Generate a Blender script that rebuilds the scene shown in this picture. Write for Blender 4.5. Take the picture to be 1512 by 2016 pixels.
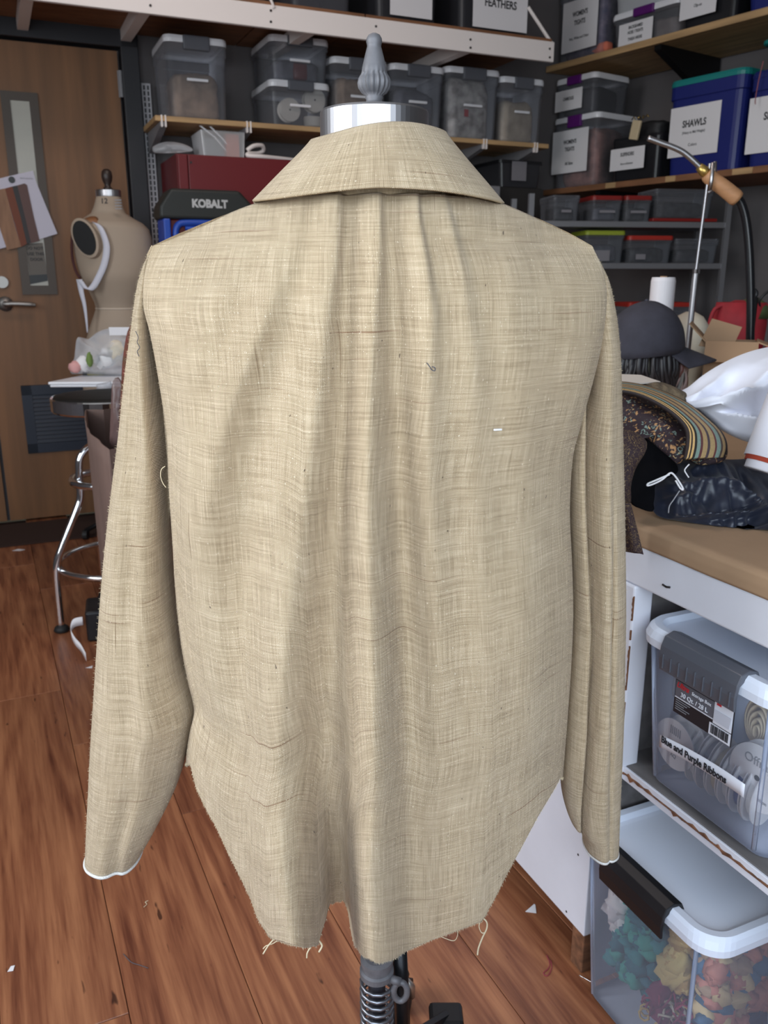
import bpy, bmesh, math, random
import numpy as np
from mathutils import Vector, Matrix, noise

for _o in list(bpy.data.objects):
    bpy.data.objects.remove(_o)
random.seed(11)
SC = bpy.context.scene
COL = SC.collection

# ------------------------------------------------------------------ camera
CAMH, FPX, PITCH = 1.15, 1650.0, math.radians(15.7)
cam_d = bpy.data.cameras.new('camera')
cam_d.sensor_fit = 'HORIZONTAL'
cam_d.sensor_width = 36.0
cam_d.lens = FPX / 1512.0 * 36.0
cam_d.clip_start = 0.02
cam_d.dof.use_dof = True
cam_d.dof.focus_distance = 0.80
cam_d.dof.aperture_fstop = 19.0
cam = bpy.data.objects.new('camera', cam_d)
cam.location = (0, 0, CAMH)
cam.rotation_euler = (math.pi / 2 - PITCH, 0, 0)
COL.objects.link(cam)
SC.camera = cam

# ------------------------------------------------------------------ world, daylight, exposure
w = bpy.data.worlds.new('sky')
SC.world = w
w.use_nodes = True
_nt = w.node_tree
_sky = _nt.nodes.new('ShaderNodeTexSky')
_sky.sky_type = 'NISHITA'
_sky.sun_disc = False
_sky.sun_elevation = math.radians(38)
_sky.sun_rotation = math.radians(60)
_bg = _nt.nodes['Background']
_nt.links.new(_sky.outputs[0], _bg.inputs[0])
_bg.inputs[1].default_value = 0.25

def area(name, loc, target, sx, sy, power, col):
    ld = bpy.data.lights.new(name, 'AREA')
    ld.shape = 'RECTANGLE'
    ld.size, ld.size_y = sx, sy
    ld.energy = power
    ld.color = col
    o = bpy.data.objects.new(name, ld)
    o.location = loc
    d = Vector(target) - Vector(loc)
    o.rotation_euler = d.to_track_quat('-Z', 'Y').to_euler()
    COL.objects.link(o)
    return o

# daylight: one shop window in the left wall, one in the wall behind the camera
area('window_daylight', (-2.50, 0.05, 1.80), (0.0, 0.85, 1.05), 1.7, 1.6, 56, (0.93, 0.97, 1.0))
area('window_daylight', (0.10, -0.90, 1.50), (0.10, 1.0, 0.95), 2.2, 1.6, 40, (0.80, 0.90, 1.0))
# fluorescent batten on the ceiling over the shelves
area('ceiling_batten_light', (-0.35, 2.5, 3.02), (-0.35, 2.5, 0.0), 1.2, 0.16, 10, (1.0, 0.84, 0.76))

SC.view_settings.view_transform = 'Standard'
SC.view_settings.look = 'None'
SC.view_settings.exposure = 0.30
SC.view_settings.gamma = 1.0
SC.view_settings.use_curve_mapping = False
SC.cycles.use_denoising = True
SC.cycles.max_bounces = 7
SC.cycles.transparent_max_bounces = 16
SC.cycles.sample_clamp_indirect = 6.0

# ------------------------------------------------------------------ pixel rays (1512 x 2016 frame)
CP, SP = math.cos(PITCH), math.sin(PITCH)
def ray(px, py):
    xc, yc = (px - 756.0) / FPX, (1008.0 - py) / FPX
    return Vector((xc, CP + yc * SP, -SP + yc * CP))
CAM = Vector((0, 0, CAMH))
def atY(px, py, Y):
    d = ray(px, py)
    return CAM + d * (Y / d.y)
def atZ(px, py, Z):
    d = ray(px, py)
    return CAM + d * ((Z - CAMH) / d.z)
def onplane(px, py, p, n):
    d = ray(px, py)
    return CAM + d * ((Vector(p) - CAM).dot(n) / d.dot(n))
def proj(p):
    v = Vector(p) - CAM
    z = v.y * CP - v.z * SP
    return (756 + FPX * v.x / z, 1008 - FPX * (v.y * SP + v.z * CP) / z)

# frames of the room: back wall, right wall, work table
class Frame:
    def __init__(s, x, y, ang):
        s.o = Vector((x, y, 0)); s.a = ang
        s.ux = Vector((math.cos(ang), math.sin(ang), 0))
        s.uy = Vector((-math.sin(ang), math.cos(ang), 0))
    def pt(s, x, y, z):
        return s.o + s.ux * x + s.uy * y + Vector((0, 0, z))
    def px(s, px, py, off):
        """pixel to (x, z) on the upright plane y = off of this frame"""
        q = onplane(px, py, s.o + s.uy * off, s.uy) - s.o
        return q.dot(s.ux), q.z
    def pz(s, px, py, z):
        q = atZ(px, py, z) - s.o
        return q.dot(s.ux), q.dot(s.uy)
BW = Frame(-1.66, 4.02, math.radians(24))       # x along the back wall, y into it
RW = Frame(1.05, 4.93, math.radians(-55))       # x along the right shelves towards us, y into the wall
TB = Frame(0.333, 1.164, math.radians(-66))     # x along the table front towards us, y into the table

# ------------------------------------------------------------------ materials
MATS = {}
def _new(name):
    m = bpy.data.materials.new(name); m.use_nodes = True
    MATS[name] = m
    return m, m.node_tree, m.node_tree.nodes['Principled BSDF']
def mat(name, col, rough=.5, metal=0.0, var=0.0, vscale=(8, 8, 8), bump=0.0, bscale=60, spec=.5, sheen=0, coords='Object', emit=0, coat=0, col2=None):
    if name in MATS: return MATS[name]
    m, nt, b = _new(name)
    b.inputs['Base Color'].default_value = (*col, 1)
    b.inputs['Roughness'].default_value = rough
    b.inputs['Metallic'].default_value = metal
    b.inputs['Specular IOR Level'].default_value = spec
    b.inputs['Sheen Weight'].default_value = sheen
    b.inputs['Coat Weight'].default_value = coat
    if emit:
        b.inputs['Emission Color'].default_value = (*col, 1)
        b.inputs['Emission Strength'].default_value = emit
    if var or bump:
        tc = nt.nodes.new('ShaderNodeTexCoord')
        mp = nt.nodes.new('ShaderNodeMapping')
        mp.inputs['Scale'].default_value = vscale
        nt.links.new(tc.outputs[coords], mp.inputs[0])
        if var:
            n = nt.nodes.new('ShaderNodeTexNoise')
            n.inputs['Scale'].default_value = 1.0; n.inputs['Detail'].default_value = 5
            nt.links.new(mp.outputs[0], n.inputs[0])
            r = nt.nodes.new('ShaderNodeValToRGB')
            c2 = col2 or tuple(max(0, c * (1 - var)) for c in col)
            c1 = tuple(min(1, c * (1 + var * .6)) for c in col)
            r.color_ramp.elements[0].position = .32; r.color_ramp.elements[0].color = (*c2, 1)
            r.color_ramp.elements[1].position = .68; r.color_ramp.elements[1].color = (*c1, 1)
            nt.links.new(n.outputs[0], r.inputs[0])
            nt.links.new(r.outputs[0], b.inputs['Base Color'])
        if bump:
            n2 = nt.nodes.new('ShaderNodeTexNoise')
            n2.inputs['Scale'].default_value = bscale; n2.inputs['Detail'].default_value = 3
            nt.links.new(tc.outputs[coords], n2.inputs[0])
            bp = nt.nodes.new('ShaderNodeBump'); bp.inputs['Strength'].default_value = bump
            bp.inputs['Distance'].default_value = .004
            nt.links.new(n2.outputs[0], bp.inputs['Height'])
            nt.links.new(bp.outputs[0], b.inputs['Normal'])
    return m
def clear(name, col=(.9, .92, .95), fac=.3, rough=.25, tint=(1, 1, 1)):
    if name in MATS: return MATS[name]
    m, nt, b = _new(name)
    b.inputs['Base Color'].default_value = (*col, 1)
    b.inputs['Roughness'].default_value = rough
    t = nt.nodes.new('ShaderNodeBsdfTransparent'); t.inputs[0].default_value = (*tint, 1)
    mx = nt.nodes.new('ShaderNodeMixShader')
    lw = nt.nodes.new('ShaderNodeFresnel'); lw.inputs[0].default_value = 1.45
    ad = nt.nodes.new('ShaderNodeMath'); ad.operation = 'ADD'; ad.use_clamp = True
    ad.inputs[1].default_value = fac
    nt.links.new(lw.outputs[0], ad.inputs[0])
    nt.links.new(ad.outputs[0], mx.inputs[0])
    nt.links.new(t.outputs[0], mx.inputs[1]); nt.links.new(b.outputs[0], mx.inputs[2])
    nt.links.new(mx.outputs[0], nt.nodes['Material Output'].inputs[0])
    return m

WHITEPL = mat('white_plastic', (.86, .86, .90), .32)
GREYLATCH = mat('grey_latch_plastic', (.12, .125, .145), .38)
BLACKPL = mat('black_plastic', (.012, .012, .014), .42)
PURPLE = mat('purple_plastic', (.11, .012, .16), .4)
CLEAR = clear('clear_plastic')
CLEARD = clear('clear_plastic_dim', (.52, .53, .58), .11, .2, (.95, .95, .97))
HAZY = clear('hazy_plastic', (.66, .71, .86), .10, .30)
CLEARBAG = clear('clear_bag_film', (.85, .85, .88), .32, .18)
PAPER = mat('white_paper', (.80, .78, .80), .8)
INK = mat('black_ink', (.02, .02, .025), .7)
GREYINK = mat('grey_ink', (.28, .28, .30), .7)
REDINK = mat('red_ink', (.55, .03, .04), .7)
KRAFT = mat('kraft_paper', (.40, .255, .15), .75, var=.12, vscale=(5, 5, 5), bump=.15, bscale=30)
CARD = mat('cardboard', (.36, .22, .125), .8, var=.15, vscale=(4, 4, 9))
OLDCARD = mat('brown_bag_paper', (.17, .105, .085), .75, var=.2, vscale=(6, 6, 2))
WHITEWOOD = mat('white_paint_wood', (.76, .76, .82), .5, var=.06, vscale=(6, 6, 6), bump=.12, bscale=40)
CHIPWOOD = mat('worn_bare_wood', (.20, .085, .04), .8, var=.5, vscale=(60, 8, 60))
PINE = mat('pine_board', (.52, .33, .16), .6, var=.25, vscale=(3, 40, 40))
SHELFBROWN = mat('brown_chipboard', (.25, .11, .05), .7, var=.25, vscale=(6, 30, 30))
WHITESTEEL = mat('white_painted_steel', (.92, .85, .82), .45)
DULLSTEEL = mat('grey_painted_steel', (.24, .235, .25), .5)
CHROME = mat('chrome', (.82, .83, .85), .08, 1.0)
BRUSHED = mat('brushed_steel', (.45, .435, .45), .38, 1.0)
CASTAL = mat('cast_aluminium', (.165, .16, .17), .58, .35, var=.2, vscale=(60, 60, 60))
BLACKMETAL = mat('black_iron', (.02, .02, .022), .4, .6)
RUBBER = mat('black_rubber', (.012, .012, .012), .6)
DARKFAB = mat('dark_cloth', (.035, .035, .05), .9, var=.4, vscale=(14, 14, 14), bump=.3, bscale=50)
REDPL = mat('red_plastic', (.40, .03, .02), .4)

# ------------------------------------------------------------------ mesh builder
class MB:
    def __init__(s): s.v = []; s.f = []; s.uv = None
    def add(s, vs, fs):
        n = len(s.v); s.v += [tuple(v) for v in vs]; s.f += [tuple(i + n for i in f) for f in fs]
        return s
    def box(s, x0, x1, y0, y1, z0, z1):
        return s.add([(x0, y0, z0), (x1, y0, z0), (x1, y1, z0), (x0, y1, z0), (x0, y0, z1), (x1, y0, z1), (x1, y1, z1), (x0, y1, z1)],
                     [(0, 3, 2, 1), (4, 5, 6, 7), (0, 1, 5, 4), (1, 2, 6, 5), (2, 3, 7, 6), (3, 0, 4, 7)])
    def rbox(s, x0, x1, y0, y1, z0, z1, r=.01, seg=2):
        bm = bmesh.new(); bmesh.ops.create_cube(bm, size=1)
        for v in bm.verts:
            v.co = Vector(((x0 + x1) / 2 + v.co.x * (x1 - x0), (y0 + y1) / 2 + v.co.y * (y1 - y0), (z0 + z1) / 2 + v.co.z * (z1 - z0)))
        bmesh.ops.bevel(bm, geom=list(bm.edges), offset=r, segments=seg, affect='EDGES', profile=.5)
        bm.verts.index_update()
        s.add([v.co[:] for v in bm.verts], [[v.index for v in f.verts] for f in bm.faces]); bm.free()
        return s
    def cyl(s, p0, p1, r0, r1=None, n=14, caps=True):
        r1 = r0 if r1 is None else r1
        p0, p1 = Vector(p0), Vector(p1); d = (p1 - p0).normalized()
        a = d.orthogonal().normalized(); b = d.cross(a)
        vs = []
        for p, r in ((p0, r0), (p1, r1)):
            vs += [p + a * (r * math.cos(2 * math.pi * i / n)) + b * (r * math.sin(2 * math.pi * i / n)) for i in range(n)]
        fs = [(i, (i + 1) % n, n + (i + 1) % n, n + i) for i in range(n)]
        if caps: fs += [tuple(range(n - 1, -1, -1)), tuple(range(n, 2 * n))]
        return s.add(vs, fs)
    def tube(s, pts, r, n=8, closed=False):
        pts = [Vector(p) for p in pts]; m = len(pts)
        rs = r if isinstance(r, (list, tuple)) else [r] * m
        prev = None; vs = []
        for i, p in enumerate(pts):
            t = (pts[(i + 1) % m] - pts[i - 1]) if closed else (pts[min(i + 1, m - 1)] - pts[max(i - 1, 0)])
            t = t.normalized() if t.length > 1e-9 else Vector((0, 0, 1))
            a = t.orthogonal().normalized() if prev is None else (prev - t * prev.dot(t)).normalized()
            prev = a; b = t.cross(a)
            vs += [p + a * (rs[i] * math.cos(2 * math.pi * k / n)) + b * (rs[i] * math.sin(2 * math.pi * k / n)) for k in range(n)]
        fs = []
        for i in range(m if closed else m - 1):
            j = (i + 1) % m
            fs += [(i * n + k, i * n + (k + 1) % n, j * n + (k + 1) % n, j * n + k) for k in range(n)]
        if not closed: fs += [tuple(range(n - 1, -1, -1)), tuple(range((m - 1) * n, m * n))]
        return s.add(vs, fs)
    def lathe(s, prof, n=24, c=(0, 0, 0), sx=1, sy=1, caps=True, flute=0, fluten=12, flz=None):
        vs = []
        for r, z in prof:
            for i in range(n):
                a = 2 * math.pi * i / n
                rr = r
                if flute and flz and flz[0] <= z <= flz[1]:
                    rr = r * (1 - flute * (0.5 + 0.5 * math.cos(fluten * a)))
                vs.append((c[0] + rr * math.cos(a) * sx, c[1] + rr * math.sin(a) * sy, c[2] + z))
        m = len(prof)
        fs = [(i * n + k, i * n + (k + 1) % n, (i + 1) * n + (k + 1) % n, (i + 1) * n + k) for i in range(m - 1) for k in range(n)]
        if caps: fs += [tuple(range(n - 1, -1, -1)), tuple(range((m - 1) * n, m * n))]
        return s.add(vs, fs)
    def prism(s, poly, z0, z1, ax='z'):
        n = len(poly)
        def P(a, b, c):
            return (a, b, c) if ax == 'z' else ((a, c, b) if ax == 'y' else (c, a, b))
        vs = [P(a, b, z0) for a, b in poly] + [P(a, b, z1) for a, b in poly]
        return s.add(vs, [tuple(range(n - 1, -1, -1)), tuple(range(n, 2 * n))] + [(i, (i + 1) % n, n + (i + 1) % n, n + i) for i in range(n)])
    def grid(s, fn, nu, nv, closeu=False):
        vs = [fn(i / (nu if closeu else nu - 1), j / (nv - 1)) for j in range(nv) for i in range(nu)]
        fs = []
        for j in range(nv - 1):
            for i in range(nu if closeu else nu - 1):
                k = (i + 1) % nu
                fs.append((j * nu + i, j * nu + k, (j + 1) * nu + k, (j + 1) * nu + i))
        return s.add(vs, fs)
    def mesh(s, name, m, smooth=False):
        me = bpy.data.meshes.new(name)
        me.from_pydata(s.v, [], s.f); me.validate(); me.update()
        bm = bmesh.new(); bm.from_mesh(me)
        bmesh.ops.recalc_face_normals(bm, faces=bm.faces); bm.to_mesh(me); bm.free()
        if m: me.materials.append(m)
        if smooth is True: me.polygons.foreach_set('use_smooth', [True] * len(me.polygons))
        elif smooth: me.shade_auto(smooth) if hasattr(me, 'shade_auto') else None
        return me
    def build(s, name, m, parent=None, smooth=False, loc=(0, 0, 0), rz=0):
        return link(name, s.mesh(name, m, smooth), parent, loc, rz)
def link(name, me, parent=None, loc=(0, 0, 0), rz=0, rot=None):
    o = bpy.data.objects.new(name, me); COL.objects.link(o)
    o.parent = parent; o.location = loc
    o.rotation_euler = rot if rot else (0, 0, rz)
    return o
def tag(o, label, cat, group=None):
    o['label'] = label; o['category'] = cat
    if group: o['group'] = group
    return o
def thing(name, label, cat, loc=(0, 0, 0), rz=0, group=None):
    o = bpy.data.objects.new(name, None); COL.objects.link(o)
    o.empty_display_size = .05
    o.location = loc; o.rotation_euler = (0, 0, rz)
    return tag(o, label, cat, group)
def struct(o): o['kind'] = 'structure'; return o
def stuff(o): o['kind'] = 'stuff'; return o
def bevel(o, wd=.004, seg=2):
    md = o.modifiers.new('bevel', 'BEVEL'); md.width = wd; md.segments = seg; md.limit_method = 'ANGLE'
    return o
def solid(o, t, off=-1):
    md = o.modifiers.new('solid', 'SOLIDIFY'); md.thickness = t; md.offset = off
    return o
def text(s, size, parent, loc, rot, m, name='lettering', bold=0.0, align='CENTER', shear=0, sx=1.0, lead=1.0):
    cu = bpy.data.curves.new(name, 'FONT')
    cu.body = s; cu.size = size; cu.align_x = align; cu.align_y = 'CENTER'
    cu.extrude = .0003; cu.offset = bold; cu.shear = shear; cu.resolution_u = 3; cu.space_line = lead
    t = bpy.data.objects.new(name, cu); COL.objects.link(t)
    bpy.context.view_layer.update()
    me = bpy.data.meshes.new_from_object(t.evaluated_get(bpy.context.evaluated_depsgraph_get()))
    bpy.data.objects.remove(t); bpy.data.curves.remove(cu)
    me.materials.clear(); me.materials.append(m)
    o = bpy.data.objects.new(name, me); COL.objects.link(o)
    o.parent = parent; o.location = loc; o.rotation_euler = rot; o.scale = (sx, 1, 1)
    return o
FRONT = (math.pi / 2, 0, 0)       # lettering that faces local -y
def smoothpath(pts, n=6):
    """Catmull-Rom through points"""
    P = [Vector(p) for p in pts]; out = []
    for i in range(len(P) - 1):
        a, b, c, d = P[max(i - 1, 0)], P[i], P[i + 1], P[min(i + 2, len(P) - 1)]
        for k in range(n):
            t = k / n
            out.append(.5 * ((2 * b) + (c - a) * t + (2 * a - 5 * b + 4 * c - d) * t * t + (3 * b - a - 3 * c + d) * t ** 3))
    out.append(P[-1]); return out
def blob(poly, Y, thick, wr=.0, wsc=30, seed=0, M=72, R=14, ky=0.0, cen=None, back=.6, minz=None, ridges=None):
    """closed soft body whose outline is given by pixels at distance Y, inflated to both sides"""
    pts = [Vector((a, b, 0)) for a, b in poly]
    P = smoothpath(pts + [pts[0]], 5)[:-1]
    L = [0]
    for i in range(len(P)): L.append(L[-1] + (P[(i + 1) % len(P)] - P[i]).length)
    B = []
    for k in range(M):
        q = L[-1] * k / M
        i = max(j for j in range(len(P)) if L[j] <= q)
        f = (q - L[i]) / max(1e-6, L[i + 1] - L[i]); B.append(P[i].lerp(P[(i + 1) % len(P)], f))
    c = Vector((cen[0], cen[1], 0)) if cen else sum(B, Vector()) / M
    vs = []; fs = []
    def vert(p, r, side):
        y = Y + ky * (p.y - c.y)
        t = thick * math.sqrt(max(0, 1 - r * r))
        q = atY(p.x, p.y, y)
        if side > 0:
            n = noise.noise(q * wsc + Vector((seed, 0, 0))) * wr
            n += abs(noise.noise(q * wsc * .6 + Vector((0, seed, 3)))) * -wr * 1.5
            if ridges: n += ridges(p.x, p.y)
            q.y -= t + n * min(1, (1 - r) * 6)
            if ridges: q.z += .7 * n * min(1, (1 - r) * 6)
        else: q.y += t * back
        if minz is not None: q.z = max(q.z, minz)
        return q
    for side in (1, -1):
        base = len(vs)
        vs.append(vert(c, 0, side))
        for i in range(1, R + 1):
            r = math.sin(i / R * math.pi / 2)
            for k in range(M): vs.append(vert(c.lerp(B[k], r), r, side))
        for k in range(M): fs.append((base, base + 1 + k, base + 1 + (k + 1) % M))
        for i in range(R - 1):
            a = base + 1 + i * M; b2 = a + M
            for k in range(M): fs.append((a + k, a + (k + 1) % M, b2 + (k + 1) % M, b2 + k))
    m = MB(); m.add(vs, fs)
    bm = bmesh.new()
    V = [bm.verts.new(v) for v in m.v]
    for f in m.f:
        try: bm.faces.new([V[i] for i in f])
        except ValueError: pass
    bmesh.ops.remove_doubles(bm, verts=bm.verts, dist=1e-5)
    bm.verts.index_update()
    out = MB(); out.add([v.co[:] for v in bm.verts], [[v.index for v in f.verts] for f in bm.faces]); bm.free()
    return out
# ================================================================== THE ROOM
WALLP = mat('grey_wall_paint', (.145, .132, .135), .85, var=.08, vscale=(1.5, 1.5, 1.5), bump=.15, bscale=18)
CEILP = mat('ceiling_paint', (.55, .54, .52), .9)
CEIL = 3.1
corner = onplane  # placeholder replaced below
_n = RW.uy
_q = RW.o + RW.uy * .52
_t = (_q - BW.o).dot(_n) / BW.ux.dot(_n)
CORNER = BW.o + BW.ux * _t
A = BW.pt(-1.05, 0, 0)
FY = -.98
# where the right wall meets the front wall
_s = (FY - CORNER.y) / RW.ux.y
Bc = CORNER + RW.ux * _s
def wall_between(name, p, q, out, z1=CEIL, thick=.12):
    p, q = Vector(p), Vector(q); d = (q - p); L = d.length; a = math.atan2(d.y, d.x)
    m = MB(); y0, y1 = (0, thick) if out > 0 else (-thick, 0)
    m.box(0, L, y0, y1, 0, z1)
    return struct(m.build(name, WALLP, None, loc=p, rz=a))
wall_between('wall_back', A, CORNER, 1)
wall_between('wall_right', CORNER, Bc, 1)
def pierced(name, L, holes, z0, z1, loc, rz):
    """wall along local x with window openings"""
    m = MB(); x = 0
    for a_, b_ in holes:
        m.box(x, a_, 0, .12, 0, CEIL); m.box(a_, b_, 0, .12, 0, z0); m.box(a_, b_, 0, .12, z1, CEIL); x = b_
    m.box(x, L, 0, .12, 0, CEIL)
    return struct(m.build(name, WALLP, None, loc=loc, rz=rz))
def window(name, a, b, z0, z1, loc, rz):
    f = MB()
    for x in (a, (a + b) / 2 - .025, b - .05): f.box(x, x + .05, .03, .10, z0, z1)
    for z in (z0, z1 - .05): f.box(a, b, .03, .10, z, z + .05)
    fr = struct(f.build(name, WHITEWOOD, None, loc=loc, rz=rz))
    MB().box(a, b, .06, .065, z0, z1).build('pane', clear('window_glass', (1, 1, 1), .02, .02), fr)
pierced('wall_left', A.y - FY, [(.15, 1.95)], .95, 2.65, (A.x, FY, 0), math.pi / 2)
window('window_1', .15, 1.95, .95, 2.65, (A.x, FY, 0), math.pi / 2)
FL = Bc.x - A.x
pierced('wall_front', FL, [(Bc.x - 1.25, Bc.x + 1.05)], .65, 2.35, (Bc.x, FY, 0), math.pi)
room = [(A.x, FY), (Bc.x, FY), (CORNER.x, CORNER.y), (A.x, A.y)]
struct(MB().prism(room, CEIL, CEIL + .1).build('ceiling', CEILP))
bt = thing('ceiling_batten', 'long fluorescent batten fixed to the ceiling over the shelves', 'ceiling light', (-.35, 2.5, CEIL))
MB().box(-.62, .62, -.10, .10, -.05, 0).build('housing', CEILP, bt)

# wooden floor: slab and single planks
def plank_mat():
    m, nt, b = _new('cherry_plank')
    N, L = nt.nodes, nt.links
    tc = N.new('ShaderNodeTexCoord'); oi = N.new('ShaderNodeObjectInfo')
    sc = N.new('ShaderNodeVectorMath'); sc.operation = 'MULTIPLY'; sc.inputs[1].default_value = (37, 53, 11)
    L.new(oi.outputs['Random'], sc.inputs[0])
    ad = N.new('ShaderNodeVectorMath'); L.new(tc.outputs['Object'], ad.inputs[0]); L.new(sc.outputs[0], ad.inputs[1])
    def noi(scale, det, dist=0, rough=.55):
        mp = N.new('ShaderNodeMapping'); mp.inputs['Scale'].default_value = scale
        L.new(ad.outputs[0], mp.inputs[0])
        n = N.new('ShaderNodeTexNoise'); n.inputs['Scale'].default_value = 1
        n.inputs['Detail'].default_value = det; n.inputs['Distortion'].default_value = dist; n.inputs['Roughness'].default_value = rough
        L.new(mp.outputs[0], n.inputs[0]); return n
    g1 = noi((2.2, 34, 1), 4, .6)          # broad figure
    g2 = noi((9, 190, 1), 3)               # fine grain
    g3 = noi((14, 60, 1), 2)               # dark flecks
    # cathedral rings: sine of stretched noise
    g4 = noi((.9, 6.5, 1), 1, .2)
    mu = N.new('ShaderNodeMath'); mu.operation = 'MULTIPLY'; mu.inputs[1].default_value = 62
    L.new(g4.outputs[0], mu.inputs[0])
    sn = N.new('ShaderNodeMath'); sn.operation = 'SINE'; L.new(mu.outputs[0], sn.inputs[0])
    m1 = N.new('ShaderNodeMath'); m1.operation = 'MULTIPLY_ADD'; m1.inputs[1].default_value = .07
    L.new(sn.outputs[0], m1.inputs[0]); L.new(g1.outputs[0], m1.inputs[2])
    m2 = N.new('ShaderNodeMath'); m2.operation = 'MULTIPLY_ADD'; m2.inputs[1].default_value = .45
    L.new(g2.outputs[0], m2.inputs[0]); L.new(m1.outputs[0], m2.inputs[2])
    r = N.new('ShaderNodeValToRGB'); e = r.color_ramp.elements
    e[0].position = .42; e[0].color = (.115, .030, .013, 1)
    e[1].position = .98; e[1].color = (.40, .165, .075, 1)
    k = e.new(.66); k.color = (.245, .085, .038, 1)
    L.new(m2.outputs[0], r.inputs[0])
    fl = N.new('ShaderNodeValToRGB'); fl.color_ramp.elements[0].position = .70; fl.color_ramp.elements[1].position = .76
    fl.color_ramp.elements[0].color = (1, 1, 1, 1); fl.color_ramp.elements[1].color = (.22, .18, .17, 1)
    L.new(g3.outputs[0], fl.inputs[0])
    mx = N.new('ShaderNodeMix'); mx.data_type = 'RGBA'; mx.blend_type = 'MULTIPLY'; mx.inputs[0].default_value = 1
    L.new(r.outputs[0], mx.inputs[6]); L.new(fl.outputs[0], mx.inputs[7])
    hs = N.new('ShaderNodeHueSaturation')
    mr = N.new('ShaderNodeMapRange'); mr.inputs[3].default_value = .82; mr.inputs[4].default_value = 1.15
    L.new(oi.outputs['Random'], mr.inputs[0]); L.new(mr.outputs[0], hs.inputs['Value'])
    L.new(mx.outputs[2], hs.inputs['Color']); L.new(hs.outputs[0], b.inputs['Base Color'])
    b.inputs['Roughness'].default_value = .42
    bp = N.new('ShaderNodeBump'); bp.inputs['Strength'].default_value = .12; bp.inputs['Distance'].default_value = .001
    L.new(g2.outputs[0], bp.inputs['Height']); L.new(bp.outputs[0], b.inputs['Normal'])
    return m
PLANK = plank_mat()
SLAB = mat('floor_underlay', (.05, .018, .01), .8)
floor = struct(MB().prism(room, -.06, -.009).build('floor', SLAB))
PW, PL = .19, 1.22
FA = math.radians(115.2)                    # the boards run away from us along the table
fux = Vector((math.cos(FA), math.sin(FA), 0)); fuy = Vector((-math.sin(FA), math.cos(FA), 0))
F0 = atZ(472, 1900, 0)                      # one long joint seen on the floor
_rm = [Vector((x, y, 0)) for x, y in room]
def inside(p, mg=0.0):
    ok = True
    for i in range(4):
        a, b2 = _rm[i], _rm[(i + 1) % 4]
        d = (b2 - a).normalized()
        if d.x * (p.y - a.y) - d.y * (p.x - a.x) < mg: ok = False
    return ok
def cut_plank(L):
    me = MB().box(0, L - .0012, 0, PW - .0012, -.009, 0).mesh('plank', PLANK)
    bm = bmesh.new(); bm.from_mesh(me)
    bmesh.ops.bevel(bm, geom=[e for e in bm.edges if all(v.co.z > -.001 for v in e.verts)], offset=.0011, segments=1, affect='EDGES')
    bm.to_mesh(me); bm.free(); return me
PCUT = {k: cut_plank(PL * k / 8) for k in range(1, 9)}
for j in range(-20, 26):
    off = random.random() * PL
    if j == 0: off = .35
    for i in range(-4, 7):
        p = F0 + fux * (i * PL - off) + fuy * (j * PW)
        ok = [k for k in range(8) if all(inside(p + fux * (PL * (k + e) / 8) + fuy * (PW * q), .004) for e in (0, 1) for q in (0, 1))]
        if not ok: continue
        k0, k1 = ok[0], ok[-1] + 1
        q = p + fux * (PL * (k0 + k1) / 16) + fuy * PW / 2
        if q.y < .15 or not (-1100 < proj((q.x, q.y, 0))[0] < 2600): continue
        p = p + fux * (PL * k0 / 8)
        link('plank', PCUT[k1 - k0], floor, (p.x, p.y, 0), FA)

# ------------------------------------------------------------------ doors in the back wall
OAK = mat('oak_veneer', (.205, .092, .035), .5, var=.28, vscale=(16, 3, 1.1))
FRAMEP = mat('charcoal_door_frame', (.018, .018, .023), .5)
NAVY = mat('navy_vent_paint', (.016, .022, .038), .5)
LITEF = mat('bronze_window_frame', (.075, .055, .042), .5)
LITE = mat('lit_corridor_pane', (.30, .29, .255), .3, emit=.16, var=.12, vscale=(2, 2, 5))
def bwobj(mb, name, m, parent=None, smooth=False):
    return mb.build(name, m, parent, smooth, loc=(0, 0, 0) if parent else BW.o, rz=0 if parent else BW.a)
DT = 2.12
d1 = struct(bwobj(MB().box(-.186, .484, -.055, -.012, .012, DT), 'door_1', OAK))
lf = MB()
for x0, x1, z0, z1 in ((-.018, .019, 1.07, 1.92), (.096, .132, 1.07, 1.92), (.019, .096, 1.885, 1.92), (.019, .096, 1.07, 1.11)):
    lf.box(x0, x1, -.066, -.05, z0, z1)
lo = bwobj(lf, 'window_frame', LITEF, d1)
bwobj(MB().box(.019, .096, -.0585, -.056, 1.11, 1.885), 'pane', LITE, d1)
vf = MB()
VX0, VX1, VZ0, VZ1 = -.072, .372, .335, .657
for x0, x1, z0, z1 in ((VX0, VX0 + .045, VZ0, VZ1), (VX1 - .045, VX1, VZ0, VZ1), (VX0, VX1, VZ1 - .045, VZ1), (VX0, VX1, VZ0, VZ0 + .045)):
    vf.box(x0, x1, -.068, -.055, z0, z1)
vo = bwobj(vf, 'vent_frame', NAVY, d1); vo['label'] = 'dark navy louvred vent frame'
sl = MB().add([(VX0 + .045, -.060, 0), (VX1 - .045, -.060, 0), (VX1 - .045, -.0665, -.017), (VX0 + .045, -.0665, -.017),
               (VX0 + .045, -.057, 0), (VX1 - .045, -.057, 0), (VX1 - .045, -.0635, -.017), (VX0 + .045, -.0635, -.017)],
              [(0, 1, 2, 3), (7, 6, 5, 4), (0, 4, 5, 1), (2, 6, 7, 3), (1, 5, 6, 2), (0, 3, 7, 4)]).mesh('slat', NAVY)
for i in range(12):
    link('slat', sl, vo, (0, 0, VZ1 - .046 - i * .0193))
STEELH = mat('satin_nickel', (.42, .40, .38), .48, 1.0)
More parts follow.
